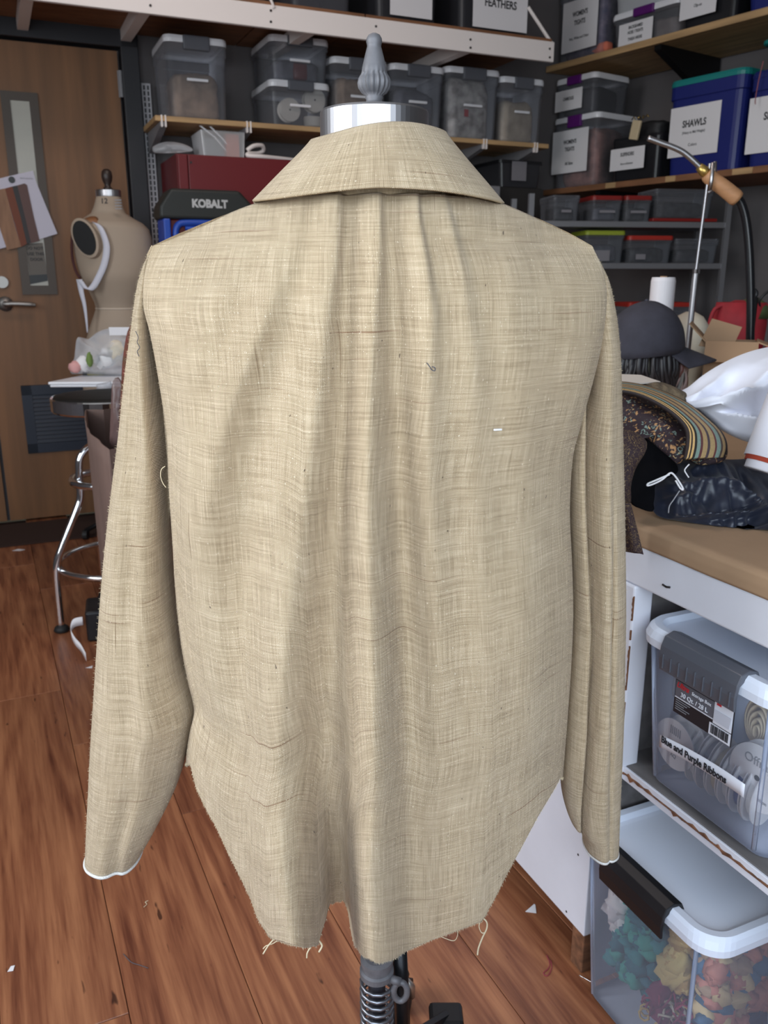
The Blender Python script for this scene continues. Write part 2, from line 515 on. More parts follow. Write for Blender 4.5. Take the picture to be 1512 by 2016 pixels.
h = MB().cyl((-.096, -.055, 1.03), (-.096, -.067, 1.03), .033, n=20).cyl((-.096, -.067, 1.03), (-.096, -.105, 1.03), .013)
h.tube(smoothpath([(-.096, -.10, 1.03), (-.06, -.108, 1.031), (-.01, -.108, 1.028), (.03, -.104, 1.024)]), [.011] * 16 + [.009] * 3, 10)
bwobj(h, 'lever_handle', STEELH, d1, True)
h = MB().cyl((-.098, -.055, 1.125), (-.098, -.072, 1.125), .026, n=18)
bwobj(h, 'lock', STEELH, d1)
for z in (1.93, .25):
    bwobj(MB().cyl((.49, -.066, z), (.49, -.066, z + .11), .008, n=10).box(.478, .50, -.062, -.055, z, z + .11), 'hinge', DULLSTEEL, d1)
struct(bwobj(MB().box(-.90, -.20, -.055, -.012, .012, DT), 'door_2', OAK))
fr = MB().box(.497, .575, -.085, 0, 0, DT + .095).box(-.99, .575, -.085, 0, DT + .012, DT + .095).box(-.99, -.912, -.085, 0, 0, DT + .095)
struct(bevel(bwobj(fr, 'trim_1', FRAMEP), .004))
struct(bwobj(MB().box(.575, _t, -.012, 0, 0, .10), 'baseboard_back', mat('dark_rubber_base', (.03, .025, .025), .6)))
# dark brown strip on the boards at the foot of the doors
o = bwobj(MB().rbox(-1.0, .56, -.46, -.10, 0, .007, .003), 'floor_strip', mat('dark_brown_strip', (.035, .015, .010), .9, bump=.4, bscale=200))
tag(o, 'dark brown strip lying along the foot of the wooden doors', 'mat')
# ================================================================== THE SHIRT ON ITS DRESS FORM
def linen(name):
    m, nt, b = _new(name)
    N, L = nt.nodes, nt.links
    uv = N.new('ShaderNodeUVMap'); uv.uv_map = 'UVMap'
    def node(t, **k):
        n = N.new(t)
        for a, v in k.items(): setattr(n, a, v)
        return n
    def math_(op, a, bb=None, c=None):
        n = node('ShaderNodeMath', operation=op)
        for i, x in enumerate((a, bb, c)):
            if x is None: continue
            if isinstance(x, (int, float)): n.inputs[i].default_value = x
            else: L.new(x, n.inputs[i])
        return n.outputs[0]
    def noi(scale, det=2, src=None, rough=.5):
        mp = node('ShaderNodeMapping'); mp.inputs['Scale'].default_value = scale
        L.new(src or uv.outputs[0], mp.inputs[0])
        n = node('ShaderNodeTexNoise'); n.inputs['Scale'].default_value = 1; n.inputs['Detail'].default_value = det
        n.inputs['Roughness'].default_value = rough
        L.new(mp.outputs[0], n.inputs[0]); return n.outputs[0]
    # slight wander of the threads
    wob = node('ShaderNodeTexNoise'); wob.inputs['Scale'].default_value = 28; wob.inputs['Detail'].default_value = 2
    L.new(uv.outputs[0], wob.inputs[0])
    sub = node('ShaderNodeVectorMath', operation='SUBTRACT'); sub.inputs[1].default_value = (.5, .5, .5); L.new(wob.outputs[1], sub.inputs[0])
    scl = node('ShaderNodeVectorMath', operation='SCALE'); scl.inputs['Scale'].default_value = .0022; L.new(sub.outputs[0], scl.inputs[0])
    ad = node('ShaderNodeVectorMath', operation='ADD'); L.new(uv.outputs[0], ad.inputs[0]); L.new(scl.outputs[0], ad.inputs[1])
    U = ad.outputs[0]
    sep = node('ShaderNodeSeparateXYZ'); L.new(U, sep.inputs[0])
    PT = .00145
    sx = math_('SINE', math_('MULTIPLY', sep.outputs[0], 2 * math.pi / PT))
    sy = math_('SINE', math_('MULTIPLY', sep.outputs[1], 2 * math.pi / PT))
    weave = math_('MULTIPLY', sx, sy)                                # over-under checker
    gaps = math_('MULTIPLY', math_('ADD', sx, 1.0), math_('ADD', sy, 1.0))   # 0..4 (pin holes near 0)
    warp = noi((680, 22, 1), 3, U)                                     # streaks of single warp threads
    weft = noi((18, 680, 1), 3, U)
    weft2 = noi((4, 150, 1), 3, U)                                  # wide slubby bars across
    warp2 = noi((90, 3, 1), 2, U)
    cloud = noi((14, 14, 1), 3)
    t = math_('MULTIPLY_ADD', warp, .95, math_('MULTIPLY', weft, .95))
    t = math_('MULTIPLY_ADD', weft2, .26, t)
    t = math_('MULTIPLY_ADD', warp2, .24, t)
    t = math_('MULTIPLY_ADD', cloud, .30, t)
    t = math_('MULTIPLY_ADD', weave, .25, t)
    t = math_('MULTIPLY_ADD', gaps, .07, t)
    r = node('ShaderNodeValToRGB'); e = r.color_ramp.elements
    mr = node('ShaderNodeMapRange'); mr.inputs[1].default_value = .72; mr.inputs[2].default_value = 2.12
    L.new(t, mr.inputs[0]); L.new(mr.outputs[0], r.inputs[0])
    e[0].position = 0; e[0].color = (.15, .102, .058, 1)
    e[1].position = 1; e[1].color = (.85, .72, .55, 1)
    k = e.new(.33); k.color = (.385, .283, .172, 1)
    k = e.new(.62); k.color = (.565, .433, .280, 1)
    # dark flecks of husk
    fl = noi((260, 130, 1), 1)
    fr = node('ShaderNodeValToRGB'); fr.color_ramp.elements[0].position = .765; fr.color_ramp.elements[1].position = .80
    fr.color_ramp.elements[0].color = (1, 1, 1, 1); fr.color_ramp.elements[1].color = (.30, .27, .27, 1)
    L.new(fl, fr.inputs[0])
    mx = node('ShaderNodeMix', data_type='RGBA', blend_type='MULTIPLY'); mx.inputs[0].default_value = 1
    L.new(r.outputs[0], mx.inputs[6]); L.new(fr.outputs[0], mx.inputs[7])
    # broken dark yarns along the warp and across
    dy = noi((330, 7, 1), 1, U)
    dr = node('ShaderNodeValToRGB'); dr.color_ramp.elements[0].position = .745; dr.color_ramp.elements[1].position = .79
    dr.color_ramp.elements[0].color = (1, 1, 1, 1); dr.color_ramp.elements[1].color = (.55, .48, .42, 1)
    L.new(dy, dr.inputs[0])
    mx2 = node('ShaderNodeMix', data_type='RGBA', blend_type='MULTIPLY'); mx2.inputs[0].default_value = 1
    L.new(mx.outputs[2], mx2.inputs[6]); L.new(dr.outputs[0], mx2.inputs[7])
    dx = noi((5, 300, 1), 1, U)
    dr2 = node('ShaderNodeValToRGB'); dr2.color_ramp.elements[0].position = .72; dr2.color_ramp.elements[1].position = .78
    dr2.color_ramp.elements[0].color = (1, 1, 1, 1); dr2.color_ramp.elements[1].color = (.58, .47, .42, 1)
    L.new(dx, dr2.inputs[0])
    mx3 = node('ShaderNodeMix', data_type='RGBA', blend_type='MULTIPLY'); mx3.inputs[0].default_value = 1
    L.new(mx2.outputs[2], mx3.inputs[6]); L.new(dr2.outputs[0], mx3.inputs[7])
    nb = noi((560, 380, 1), 1)
    nr = node('ShaderNodeValToRGB'); nr.color_ramp.elements[0].position = .68; nr.color_ramp.elements[1].position = .74
    L.new(nb, nr.inputs[0])
    mx4 = node('ShaderNodeMix', data_type='RGBA'); mx4.inputs[7].default_value = (.86, .75, .58, 1)
    sc4 = math_('MULTIPLY', nr.outputs[0], .75)
    L.new(sc4, mx4.inputs[0]); L.new(mx3.outputs[2], mx4.inputs[6])
    L.new(mx4.outputs[2], b.inputs['Base Color'])
    b.inputs['Roughness'].default_value = .85; b.inputs['Specular IOR Level'].default_value = .25
    b.inputs['Sheen Weight'].default_value = .15; b.inputs['Sheen Roughness'].default_value = .5
    nub = noi((420, 420, 1), 2)
    hgt = math_('MULTIPLY_ADD', weave, .35, math_('ADD', math_('MULTIPLY', warp, 1.0), math_('MULTIPLY_ADD', weft, 1.1, math_('MULTIPLY', nub, .9))))
    bp = node('ShaderNodeBump'); bp.inputs['Strength'].default_value = .6; bp.inputs['Distance'].default_value = .0012
    L.new(hgt, bp.inputs['Height']); L.new(bp.outputs[0], b.inputs['Normal'])
    return m
LINEN = linen('slubby_raw_linen')

def grid_obj(name, P, UVs, m, parent, closed=False):
    """P: array (nv, nu, 3), UVs the same (nv, nu, 2) in metres"""
    nv, nu = P.shape[:2]
    me = bpy.data.meshes.new(name)
    idx = np.arange(nv * nu).reshape(nv, nu)
    a, b_, c, d = idx[:-1, :-1], idx[:-1, 1:], idx[1:, 1:], idx[1:, :-1]
    F = np.stack([a, b_, c, d], -1).reshape(-1, 4)
    me.from_pydata(P.reshape(-1, 3).tolist(), [], F.tolist())
    uvl = me.uv_layers.new(name='UVMap')
    li = np.empty(len(me.loops), dtype=np.int32); me.loops.foreach_get('vertex_index', li)
    uvl.data.foreach_set('uv', UVs.reshape(-1, 2)[li].astype(np.float32).ravel())
    me.polygons.foreach_set('use_smooth', [True] * len(me.polygons))
    me.materials.append(m); me.update()
    return link(name, me, parent)

def projA(P):
    x, y, z = P[..., 0], P[..., 1], P[..., 2] - CAMH
    zc = y * CP - z * SP
    return 756 + FPX * x / zc, 1008 - FPX * (y * SP + z * CP) / zc

AX, AY = -.0095, .90            # axis of the dress form
shirt = thing('linen_shirt', 'cream raw linen shirt seen from behind, hanging on the dress form', 'shirt', (0, 0, 0))
YS = .885
LB = [(300, 484), (287, 530), (284, 600), (299, 655), (318, 750), (333, 850), (338, 950), (345, 1050), (351, 1150), (362, 1250), (377, 1330), (388, 1385), (378, 1440), (372, 1490), (374, 1520)]
RB = [(1166, 484), (1186, 530), (1193, 590), (1180, 680), (1160, 760), (1137, 840), (1123, 900), (1118, 1000), (1122, 1100), (1124, 1200), (1120, 1300), (1113, 1400), (1107, 1480), (1103, 1530)]
def curve_px(L, Y):
    P = smoothpath([Vector((a, b, 0)) for a, b in L], 8)
    W = [atY(p.x, p.y, Y) for p in P]
    W.sort(key=lambda q: q.z)
    return np.array([q.z for q in W]), np.array([q.x for q in W])
zl, xl = curve_px(LB, YS); zr, xr = curve_px(RB, YS)
XLf = lambda z: np.interp(z, zl, xl)
XRf = lambda z: np.interp(z, zr, xr)
# shoulder and neck edge: (px, py, distance)
TOP = [(300, 484, .885), (335, 468, .888), (400, 441, .89), (470, 413, .888), (510, 397, .876), (560, 386, .852), (640, 382, .832), (750, 381, .826), (850, 382, .832), (930, 387, .850), (990, 401, .874), (1060, 431, .888), (1120, 459, .888), (1166, 484, .885)]
tw = [atY(a, b, y) for a, b, y in TOP]
tX = np.array([q.x for q in tw]); tZ = np.array([q.z for q in tw]); tY = np.array([q.y for q in tw])
HEM = [(374, 1505, .87), (386, 1552, .85), (405, 1592, .83), (425, 1628, .815), (450, 1682, .80), (475, 1732, .79), (495, 1775, .785), (505, 1806, .78), (530, 1846, .772), (570, 1860, .768), (610, 1866, .764), (635, 1870, .76),
       (690, 1882, .755), (715, 1890, .75), (745, 1897, .748), (775, 1889, .75), (800, 1874, .753), (850, 1852, .76), (900, 1834, .77), (950, 1814, .785), (975, 1768, .795), (1000, 1718, .807), (1030, 1662, .82), (1060, 1606, .84), (1090, 1556, .86), (1103, 1532, .872)]
hw = [atY(a, b, y) for a, b, y in HEM]
hX = np.array([q.x for q in hw]); hZ = np.array([q.z for q in hw])
hX, hZ = hX[np.argsort(hX)], hZ[np.argsort(hX)]
def path(P):
    P = sorted(P); ys = np.array([p[0] for p in P], float)
    cols = [np.array([p[i] for p in P], float) for i in range(1, len(P[0]))]
    return lambda y: [np.interp(y, ys, c) for c in cols]
# fold ridges: (py, px, height in m, half width on the left, on the right)
FOLDS = [
    [(380, 668, .0080, 34, 4), (440, 670, .0092, 38, 5), (520, 664, .0092, 44, 9), (620, 648, .0088, 50, 20), (760, 630, .0090, 52, 34), (950, 606, .0095, 55, 42), (1150, 580, .010, 60, 46), (1350, 560, .011, 64, 50), (1550, 552, .017, 70, 52), (1720, 565, .026, 72, 46), (1880, 592, .030, 70, 34)],
    [(380, 747, .0070, 36, 4), (440, 750, .0084, 38, 5), (520, 748, .0086, 40, 9), (620, 738, .0085, 40, 20), (760, 728, .0100, 36, 30), (950, 724, .0110, 34, 36), (1150, 728, .0125, 34, 42), (1350, 736, .0150, 36, 46), (1550, 738, .020, 40, 50), (1720, 730, .024, 34, 58), (1880, 738, .026, 36, 66)],
    [(380, 820, .0070, 36, 4), (440, 826, .0084, 38, 5), (520, 838, .0080, 40, 9), (620, 848, .0075, 42, 18), (760, 842, .0070, 40, 30), (950, 838, .0060, 38, 40), (1200, 850, .0050, 44, 50), (1500, 870, .004, 50, 60), (1880, 880, .004, 60, 60)],
    [(380, 872, .0044, 30, 5), (450, 890, .0050, 32, 8), (540, 908, .0044, 36, 16), (700, 925, .0045, 40, 30), (900, 930, .0040, 44, 46), (1200, 950, .0045, 50, 60), (1500, 960, .005, 60, 60), (1880, 930, .006, 60, 60)],
    [(400, 585, .0030, 40, 26), (520, 565, .0055, 40, 26), (650, 515, .0060, 44, 28), (780, 462, .0066, 44, 34), (900, 424, .0060, 42, 40), (1050, 400, .006, 40, 44), (1250, 420, .004, 50, 50), (1500, 420, .004, 40, 50)],
    [(500, 470, .003, 40, 30), (650, 410, .004, 40, 34), (800, 370, .003, 30, 30)],
    [(560, 1010, .0025, 40, 40), (800, 1020, .0035, 44, 44), (1050, 1030, .0035, 50, 50), (1400, 1040, .004, 50, 44)],
    # hollows
    [(700, 680, -.0030, 26, 26), (1100, 655, -.0050, 34, 34), (1350, 648, -.0070, 40, 36), (1450, 646, -.008, 42, 36), (1600, 648, -.002, 40, 34), (1700, 654, .0, 36, 30)],
    [(500, 775, -.0020, 20, 20), (800, 785, -.0050, 26, 30), (1100, 795, -.0060, 30, 36), (1400, 800, -.0060, 30, 40), (1700, 812, -.006, 34, 44), (1880, 815, -.006, 34, 44)],
    [(640, 560, -.0020, 26, 26), (800, 505, -.0032, 34, 34), (950, 475, -.0035, 40, 40), (1200, 470, -.0035, 44, 44), (1400, 470, -.003, 40, 40)],
]
FOLDS = [path(f) for f in FOLDS]
HOLLOW = path([(1380, 648, .0, 40), (1500, 648, .008, 40), (1620, 652, .028, 40), (1740, 659, .052, 38), (1880, 664, .068, 36)])
def folds(px, py):
    tot = np.zeros_like(px)
    for f in FOLDS:
        c, a, wl, wr = f(py)
        d = px - c
        wd = np.where(d < 0, wl, wr)
        tot += a * np.exp(-(d / wd) ** 2)
    # the deep hollow that opens towards the hem
    c, a, wd = HOLLOW(py)
    tot -= .77 * a * np.exp(-np.abs((px - c) / wd) ** 3.2)
    return tot
def fnoise(P, sc, seed):
    o = np.empty(P.shape[:-1])
    it = P.reshape(-1, 3); fl = o.reshape(-1)
    for i in range(len(it)):
        fl[i] = noise.noise(Vector((it[i][0] * sc[0] + seed, it[i][1] * sc[1], it[i][2] * sc[2])))
    return o
NU, NV = 300, 330
s = np.linspace(0, 1, NU); s = .5 - .5 * np.cos(np.pi * (0.12 + .76 * s)) ; s = (s - s[0]) / (s[-1] - s[0])
v = np.linspace(0, 1, NV)
c = 2 * s - 1
X0 = xl[-1] + (xr[-1] - xl[-1]) * s
ztop = np.interp(X0, tX, tZ); ytop = np.interp(X0, tX, tY)
Xb = xl[0] + (xr[0] - xl[0]) * s
# the tail hangs nearer than the sides: place the hem by its own X
zhem = np.interp(Xb, hX, hZ)
Z = ztop[None, :] + (zhem - ztop)[None, :] * v[:, None]
Xg = XLf(Z) + (XRf(Z) - XLf(Z)) * s[None, :]
B = np.interp(Z, [.40, .55, .75, .95, 1.08, 1.20, 1.26], [.137, .137, .137, .134, .128, .112, .09])
prof = np.sqrt(np.clip(1 - np.abs(c) ** 2.5, 0, 1))[None, :]
Yf = YS - B * prof
drop = ztop[None, :] - Z
Yg = Yf + (ytop[None, :] - Yf) * np.exp(-drop / .05)
Pb = np.stack([Xg, Yg, Z], -1)
px, py = projA(Pb)
edge = np.clip(prof * 1.6, 0, 1)
D = np.interp(py, [500, 750, 1000, 1350, 1600], [1.75, 2.1, 2.7, 2.7, 1.75]) * folds(px, py) * edge
D += fnoise(Pb, (9, 9, 5), 3.1) * .0035 * edge * np.clip(drop / .1, 0, 1)
D += fnoise(Pb, (30, 30, 11), 9.7) * .0012 * edge
# slack diagonal drag lines from the left shoulder
dg = np.sin((px * .55 + py) * .055 + 2 * fnoise(Pb, (5, 5, 5), 5.0)) * .0014 * np.exp(-((px - 400) / 130) ** 2 - ((py - 560) / 130) ** 2)
D += dg
Pb[..., 1] -= D
# the front ridge of the tail bends over the hollow beside it
lean = np.clip((py - 1450) / 430, 0, 1) ** 1.5
# let the hem fall where it does: re-cut the length of every column
HP = [(374, 1505), (386, 1552), (405, 1592), (425, 1628), (450, 1682), (475, 1732), (495, 1775), (505, 1806), (530, 1846), (570, 1860), (605, 1867), (622, 1862), (634, 1845), (642, 1800), (652, 1780), (668, 1774), (681, 1778), (688, 1815), (694, 1855), (712, 1882), (745, 1897), (775, 1889), (800, 1873), (850, 1851), (900, 1833), (950, 1814), (975, 1768), (1000, 1718), (1030, 1662), (1060, 1606), (1090, 1556), (1103, 1532)]
hpx, hpy = np.array([p[0] for p in HP], float), np.array([p[1] for p in HP], float)
for _ in range(4):
    ux, uy = projA(Pb[-1])
    err = uy - np.interp(ux, hpx, hpy)
    err = np.convolve(np.pad(err, 2, mode='edge'), np.ones(5) / 5, 'valid')
    Pb[..., 2] += (err / 1250.0)[None, :] * (v[:, None] ** 2)
WB = .53
UVb = np.stack([np.broadcast_to((s * WB)[None, :], Z.shape), Z], -1)
back = grid_obj('back_panel', Pb, UVb, LINEN, shirt)
solid(back, .0011, 1)
# front of the shirt (away from us)
nu2, nv2 = 70, 70
s2 = np.linspace(0, 1, nu2); v2 = np.linspace(0, 1, nv2); c2 = 2 * s2 - 1
X2 = xl[-1] + (xr[-1] - xl[-1]) * s2
zt2 = np.interp(X2, tX, tZ) - .055 * np.exp(-(c2 / .22) ** 2); 
zh2 = np.full_like(zt2, float(hZ[0])) - .22 * np.sqrt(np.clip(1 - c2 ** 2, 0, 1))
Z2 = zt2[None, :] + (zh2 - zt2)[None, :] * v2[:, None]
Xf = XLf(Z2) + (XRf(Z2) - XLf(Z2)) * s2[None, :]
Bf = np.interp(Z2, [.5, .8, 1.05, 1.2, 1.27], [.10, .11, .125, .09, .055])
Yfr = YS + Bf * np.sqrt(np.clip(1 - np.abs(c2) ** 2.3, 0, 1))[None, :] * (1 - np.exp(-(zt2[None, :] - Z2) / .03)) + .055 * np.exp(-(c2 / .25) ** 2)[None, :] * np.exp(-(zt2[None, :] - Z2) / .03)
Pf = np.stack([Xf, Yfr + .006 * np.sin(c2 * 22)[None, :] * v2[:, None], Z2], -1)
grid_obj('front_panel', Pf, np.stack([np.broadcast_to((s2 * WB)[None, :], Z2.shape), Z2], -1), LINEN, shirt)

def sleeve(outer, inner, yc, bdep, nth, nrow, extra, name, flip):
    """closed tube of cloth between two pixel edges"""
    def res(L, ys):
        P = smoothpath([Vector((a, b, 0)) for a, b in L], 8)
        yy = np.array([p.y for p in P]); xx = np.array([p.x for p in P])
        k = np.argsort(yy); return np.interp(ys, yy[k], xx[k])
    t = np.linspace(0, 1, nrow)
    y0, y1 = min(outer[0][1], inner[0][1]), max(outer[-1][1], inner[-1][1])
    ys = y0 + (y1 - y0) * t
    xo, xi = res(outer, ys), res(inner, ys)
    Yc = np.interp(ys, [p[0] for p in yc], [p[1] for p in yc]); bd = np.interp(ys, [p[0] for p in bdep], [p[1] for p in bdep])
    th = np.linspace(0, 2 * np.pi, nth)
    P = np.zeros((nrow, nth, 3)); UV = np.zeros((nrow, nth, 2))
    ln = 0
    for j in range(nrow):
        a = atY(xo[j], ys[j], Yc[j]); b_ = atY(xi[j], ys[j], Yc[j])
        cx, hx = (a.x + b_.x) / 2, (b_.x - a.x) / 2
        if j: ln += abs(a.z - pa.z)
        pa = a
        for i in range(nth):
            ct, st = math.cos(th[i]), math.sin(th[i])
            y = Yc[j] - bd[j] * math.copysign(abs(st) ** .8, st)
            q = Vector((cx - hx * ct, y, a.z))
            P[j, i] = q
            UV[j, i] = (.6 + i / (nth - 1) * .40, 1.3 - ln)
    px, py = projA(P)
    w = np.clip(np.sin(th), 0, 1)[None, :] ** .6
    d = extra(px, py) + fnoise(P, (22, 22, 7), 4.2) * .004 + fnoise(P, (60, 60, 20), 1.2) * .0012
    P[..., 1] -= d * w
    # bottoms follow their own outline
    o = grid_obj(name, P, UV, LINEN, shirt)
    solid(o, .0011, 1)
    return P
LO = [(300, 484), (284, 520), (272, 570), (262, 650), (250, 750), (240, 850), (228, 950), (217, 1050), (207, 1150), (199, 1250), (192, 1350), (185, 1450), (179, 1550), (174, 1640), (172, 1684)]
LI = [(322, 484), (318, 520), (316, 570), (322, 650), (340, 750), (348, 850), (336, 950), (332, 1050), (336, 1130), (345, 1210), (360, 1300), (380, 1370), (385, 1402), (374, 1452), (350, 1540), (312, 1620), (285, 1668), (275, 1684)]
def lx(px, py):
    f = path([(540, 280, .0, 12, 14), (620, 276, .010, 14, 10), (720, 283, .016, 16, 11), (850, 293, .016, 18, 12), (1000, 305, .012, 24, 14), (1200, 300, .010, 34, 24), (1400, 300, .012, 44, 40), (1680, 235, .004, 50, 40)])
    c, a, wl, wr = f(py); d = px - c
    r = a * np.exp(-(d / np.where(d < 0, wl, wr)) ** 2)
    g = path([(560, 292, -.006, 7, 9), (620, 294, -.028, 7, 9), (700, 298, -.045, 8, 9), (800, 305, -.052, 8, 10), (900, 314, -.052, 8, 10), (1000, 323, -.040, 8, 10), (1080, 330, -.012, 7, 10), (1140, 336, 0, 7, 10)])
    c, a, wl, wr = g(py); d = px - c
    r += a * np.exp(-np.abs(d / np.where(d < 0, wl, wr)) ** 3)
    h = path([(700, 262, -.003, 12, 12), (1000, 252, -.004, 16, 16), (1300, 250, -.005, 20, 20), (1550, 260, -.006, 22, 22), (1684, 226, -.008, 14, 14)])
    c, a, wl, wr = h(py); d = px - c
    return r + a * np.exp(-(d / wl) ** 2)
PL_ = sleeve(LO, LI, [(484, .893), (700, .908), (1000, .895), (1400, .875), (1690, .865)], [(484, .004), (560, .020), (700, .038), (1000, .050), (1400, .056), (1690, .036)], 110, 260, lx, 'sleeve', False)
RO = [(1150, 484), (1172, 505), (1190, 540), (1203, 590), (1212, 660), (1217, 800), (1222, 1000), (1224, 1200), (1222, 1400), (1217, 1550), (1213, 1640), (1212, 1664)]
RI = [(1138, 484), (1140, 540), (1144, 620), (1148, 700), (1138, 790), (1122, 870), (1119, 950), (1122, 1100), (1124, 1200), (1118, 1330), (1111, 1450), (1107, 1530), (1112, 1575), (1126, 1615), (1146, 1638), (1152, 1664)]
def rx(px, py):
    g = path([(560, 1185, -.006, 6, 8), (640, 1170, -.016, 7, 10), (760, 1164, -.030, 8, 10), (1000, 1163, -.026, 8, 10), (1250, 1172, -.024, 7, 9), (1450, 1164, -.026, 6, 8), (1600, 1151, -.026, 5, 7), (1664, 1150, -.02, 5, 6)])
    c, a, wl, wr = g(py); d = px - c
    r = a * np.exp(-(d / np.where(d < 0, wl, wr)) ** 2)
    g = path([(700, 1196, .006, 14, 14), (1000, 1195, .008, 14, 14), (1400, 1195, .006, 14, 14), (1664, 1185, .004, 16, 14)])
    c, a, wl, wr = g(py); d = px - c
    r += a * np.exp(-(d / wl) ** 2)
    g = path([(900, 1205, 0, 5, 5), (1150, 1206, -.008, 4, 5), (1400, 1203, -.009, 4, 5), (1640, 1200, -.003, 4, 4)])
    c, a, wl, wr = g(py); d = px - c
    return r + a * np.exp(-(d / wl) ** 2)
PR_ = sleeve(RO, RI, [(484, .893), (700, .908), (1000, .90), (1400, .885), (1664, .875)], [(484, .004), (560, .018), (700, .038), (1000, .048), (1400, .046), (1664, .030)], 110, 250, rx, 'sleeve', True)
TRIM = mat('white_serged_edge', (.82, .80, .76), .85, bump=.6, bscale=900)
for P in (PL_, PR_):
    pts = [Vector(p) - Vector((0, 0, .001)) for p in P[-1][:-1]]
    MB().tube(pts, .0021, 6, closed=True).build('cuff_edge', TRIM, shirt, True)['label'] = 'white overlocked sleeve edge'

# ---- collar
def collar_pt(a, wv, inner=False):
    """a: angle, 0 at the back; wv: 0 at the fold, 1 at the lower edge"""
    sa, ca = math.sin(a), math.cos(a)
    if not inner:
        q = wv
        side = abs(sa)
        rx_ = .0645 + (.1235 - .0645) * (q ** 1.12) + .0015 * math.sin(math.pi * q)
        ry = .064 + (.092 - .064) * (q ** .95) + .004 * math.sin(math.pi * q)
        z = 1.2805 + (.0045 * sa) * (1 - q) - q * .0565 - .004 * q * side + .002 * math.sin(3 * a + 1)
        if ca < 0:      # in front the collar runs down to its points
            z += ca * (.05 * q + .012)
            ry *= 1.0 + .25 * q
    else:
        rx_ = .0640 - .003 * wv; ry = .0625 - .004 * wv
        z = 1.2805 + .0045 * sa * (1 - wv) - wv * .066
        if ca < 0: z += ca * (.03 * wv + .012)
    return (AX + .004 + rx_ * sa, AY - .012 - ry * ca, z)
nu3, nv3 = 200, 34
aa = np.linspace(-2.75, 2.75, nu3); ww = np.linspace(0, 1, nv3)
Pc = np.array([[collar_pt(a, q) for a in aa] for q in ww])
rowsI = np.array([[collar_pt(a, q, True) for a in aa] for q in np.linspace(1, 0.02, 14)])
Pc[..., 1] -= fnoise(Pc, (20, 20, 20), 2.0) * .0022 * np.clip(ww * 3, 0, 1)[:, None]
UVc = np.stack([np.broadcast_to((aa * .09 + 2)[None, :], Pc.shape[:2]), np.broadcast_to((ww * .085)[:, None], Pc.shape[:2])], -1)
col = grid_obj('collar', Pc, UVc, LINEN, shirt); solid(col, .0022, -1)
UVi = np.stack([np.broadcast_to((aa * .09 + 3)[None, :], rowsI.shape[:2]), np.broadcast_to((np.linspace(0, 1, 14) * .075)[:, None], rowsI.shape[:2])], -1)
st = grid_obj('collar_stand', rowsI, UVi, LINEN, shirt); solid(st, .0016, 1)

# ---- loose ends and fuzz
THREAD = mat('cream_thread', (.72, .60, .40), .9)
def strand(pts, r=.0006, name='loose_thread', m=None, par=None, label=None):
    o = MB().tube(smoothpath(pts, 5), r, 5).build(name, m or THREAD, par or shirt, True)
    if label: o['label'] = label
def sp(L, Y): return [atY(a, b, Y) for a, b in L]
strand(sp([(540, 1848), (528, 1862), (518, 1878)], .772), .0009)
strand(sp([(546, 1852), (536, 1858), (524, 1862), (518, 1868)], .772), .0006)
strand(sp([(612, 1864), (605, 1876), (604, 1886)], .764), .0009)
strand(sp([(628, 1852), (634, 1862), (628, 1874)], .762), .0011)
strand(sp([(943, 1812), (950, 1808), (958, 1815), (958, 1828), (950, 1845), (942, 1866), (940, 1880)], .785), .0010)
strand(sp([(946, 1812), (943, 1824), (948, 1836), (955, 1836)], .785), .0006)
strand(sp([(902, 1826), (900, 1844), (893, 1852), (878, 1848), (864, 1842)], .772), .00045)
strand(sp([(952, 1808), (955, 1800), (958, 1796)], .785), .0004)
DKT = mat('dark_thread', (.10, .09, .10), .8)
strand(sp([(840, 714), (846, 722), (850, 728), (856, 730), (856, 724), (850, 722)], .738), .0005, 'lint_thread', DKT, label='short dark thread caught on the back')
strand(sp([(267, 652), (272, 664), (270, 674), (275, 684), (270, 692), (274, 702)], .855), .0004, 'lint_thread', DKT)
strand(sp([(325, 918), (318, 924), (316, 936), (320, 950), (327, 960)], .83), .0004)
MB().rbox(-.004, .004, -.0012, .0012, -.0009, .0009, .0006).build('lint_fleck', PAPER, shirt, True, loc=atY(980, 846, .752), rz=.3)
# fuzz: short fibres standing off the cloth
fz = MB(); rnd = random.Random(5)
def fibre(p, d, L, r):
    d = d.normalized(); a = d.orthogonal().normalized() * r; e = p + d * L
    fz.add([p - a, p + a, e], [(0, 1, 2)])
def fuzz_on(P, n, Lm):
    nv_, nu_ = P.shape[:2]
    for _ in range(n):
        j, i = rnd.randrange(1, nv_ - 1), rnd.randrange(1, nu_ - 1)
        p = Vector(P[j, i]); a = Vector(P[j, i + 1]) - Vector(P[j, i - 1]); b_ = Vector(P[j + 1, i]) - Vector(P[j - 1, i])
        nrm = a.cross(b_)
        if nrm.length < 1e-12: continue
        nrm.normalize()
        if nrm.y > .35: nrm = -nrm
        d = nrm + Vector((rnd.uniform(-1.2, 1.2), rnd.uniform(-.6, .6), rnd.uniform(-1.2, 1.2)))
        fibre(p + nrm * .0006, d, rnd.uniform(.4, 1) * Lm, .00012)
fuzz_on(Pb, 22000, .0024); fuzz_on(PL_, 14000, .0030); fuzz_on(PR_, 11000, .0028); fuzz_on(Pc, 8000, .0026)
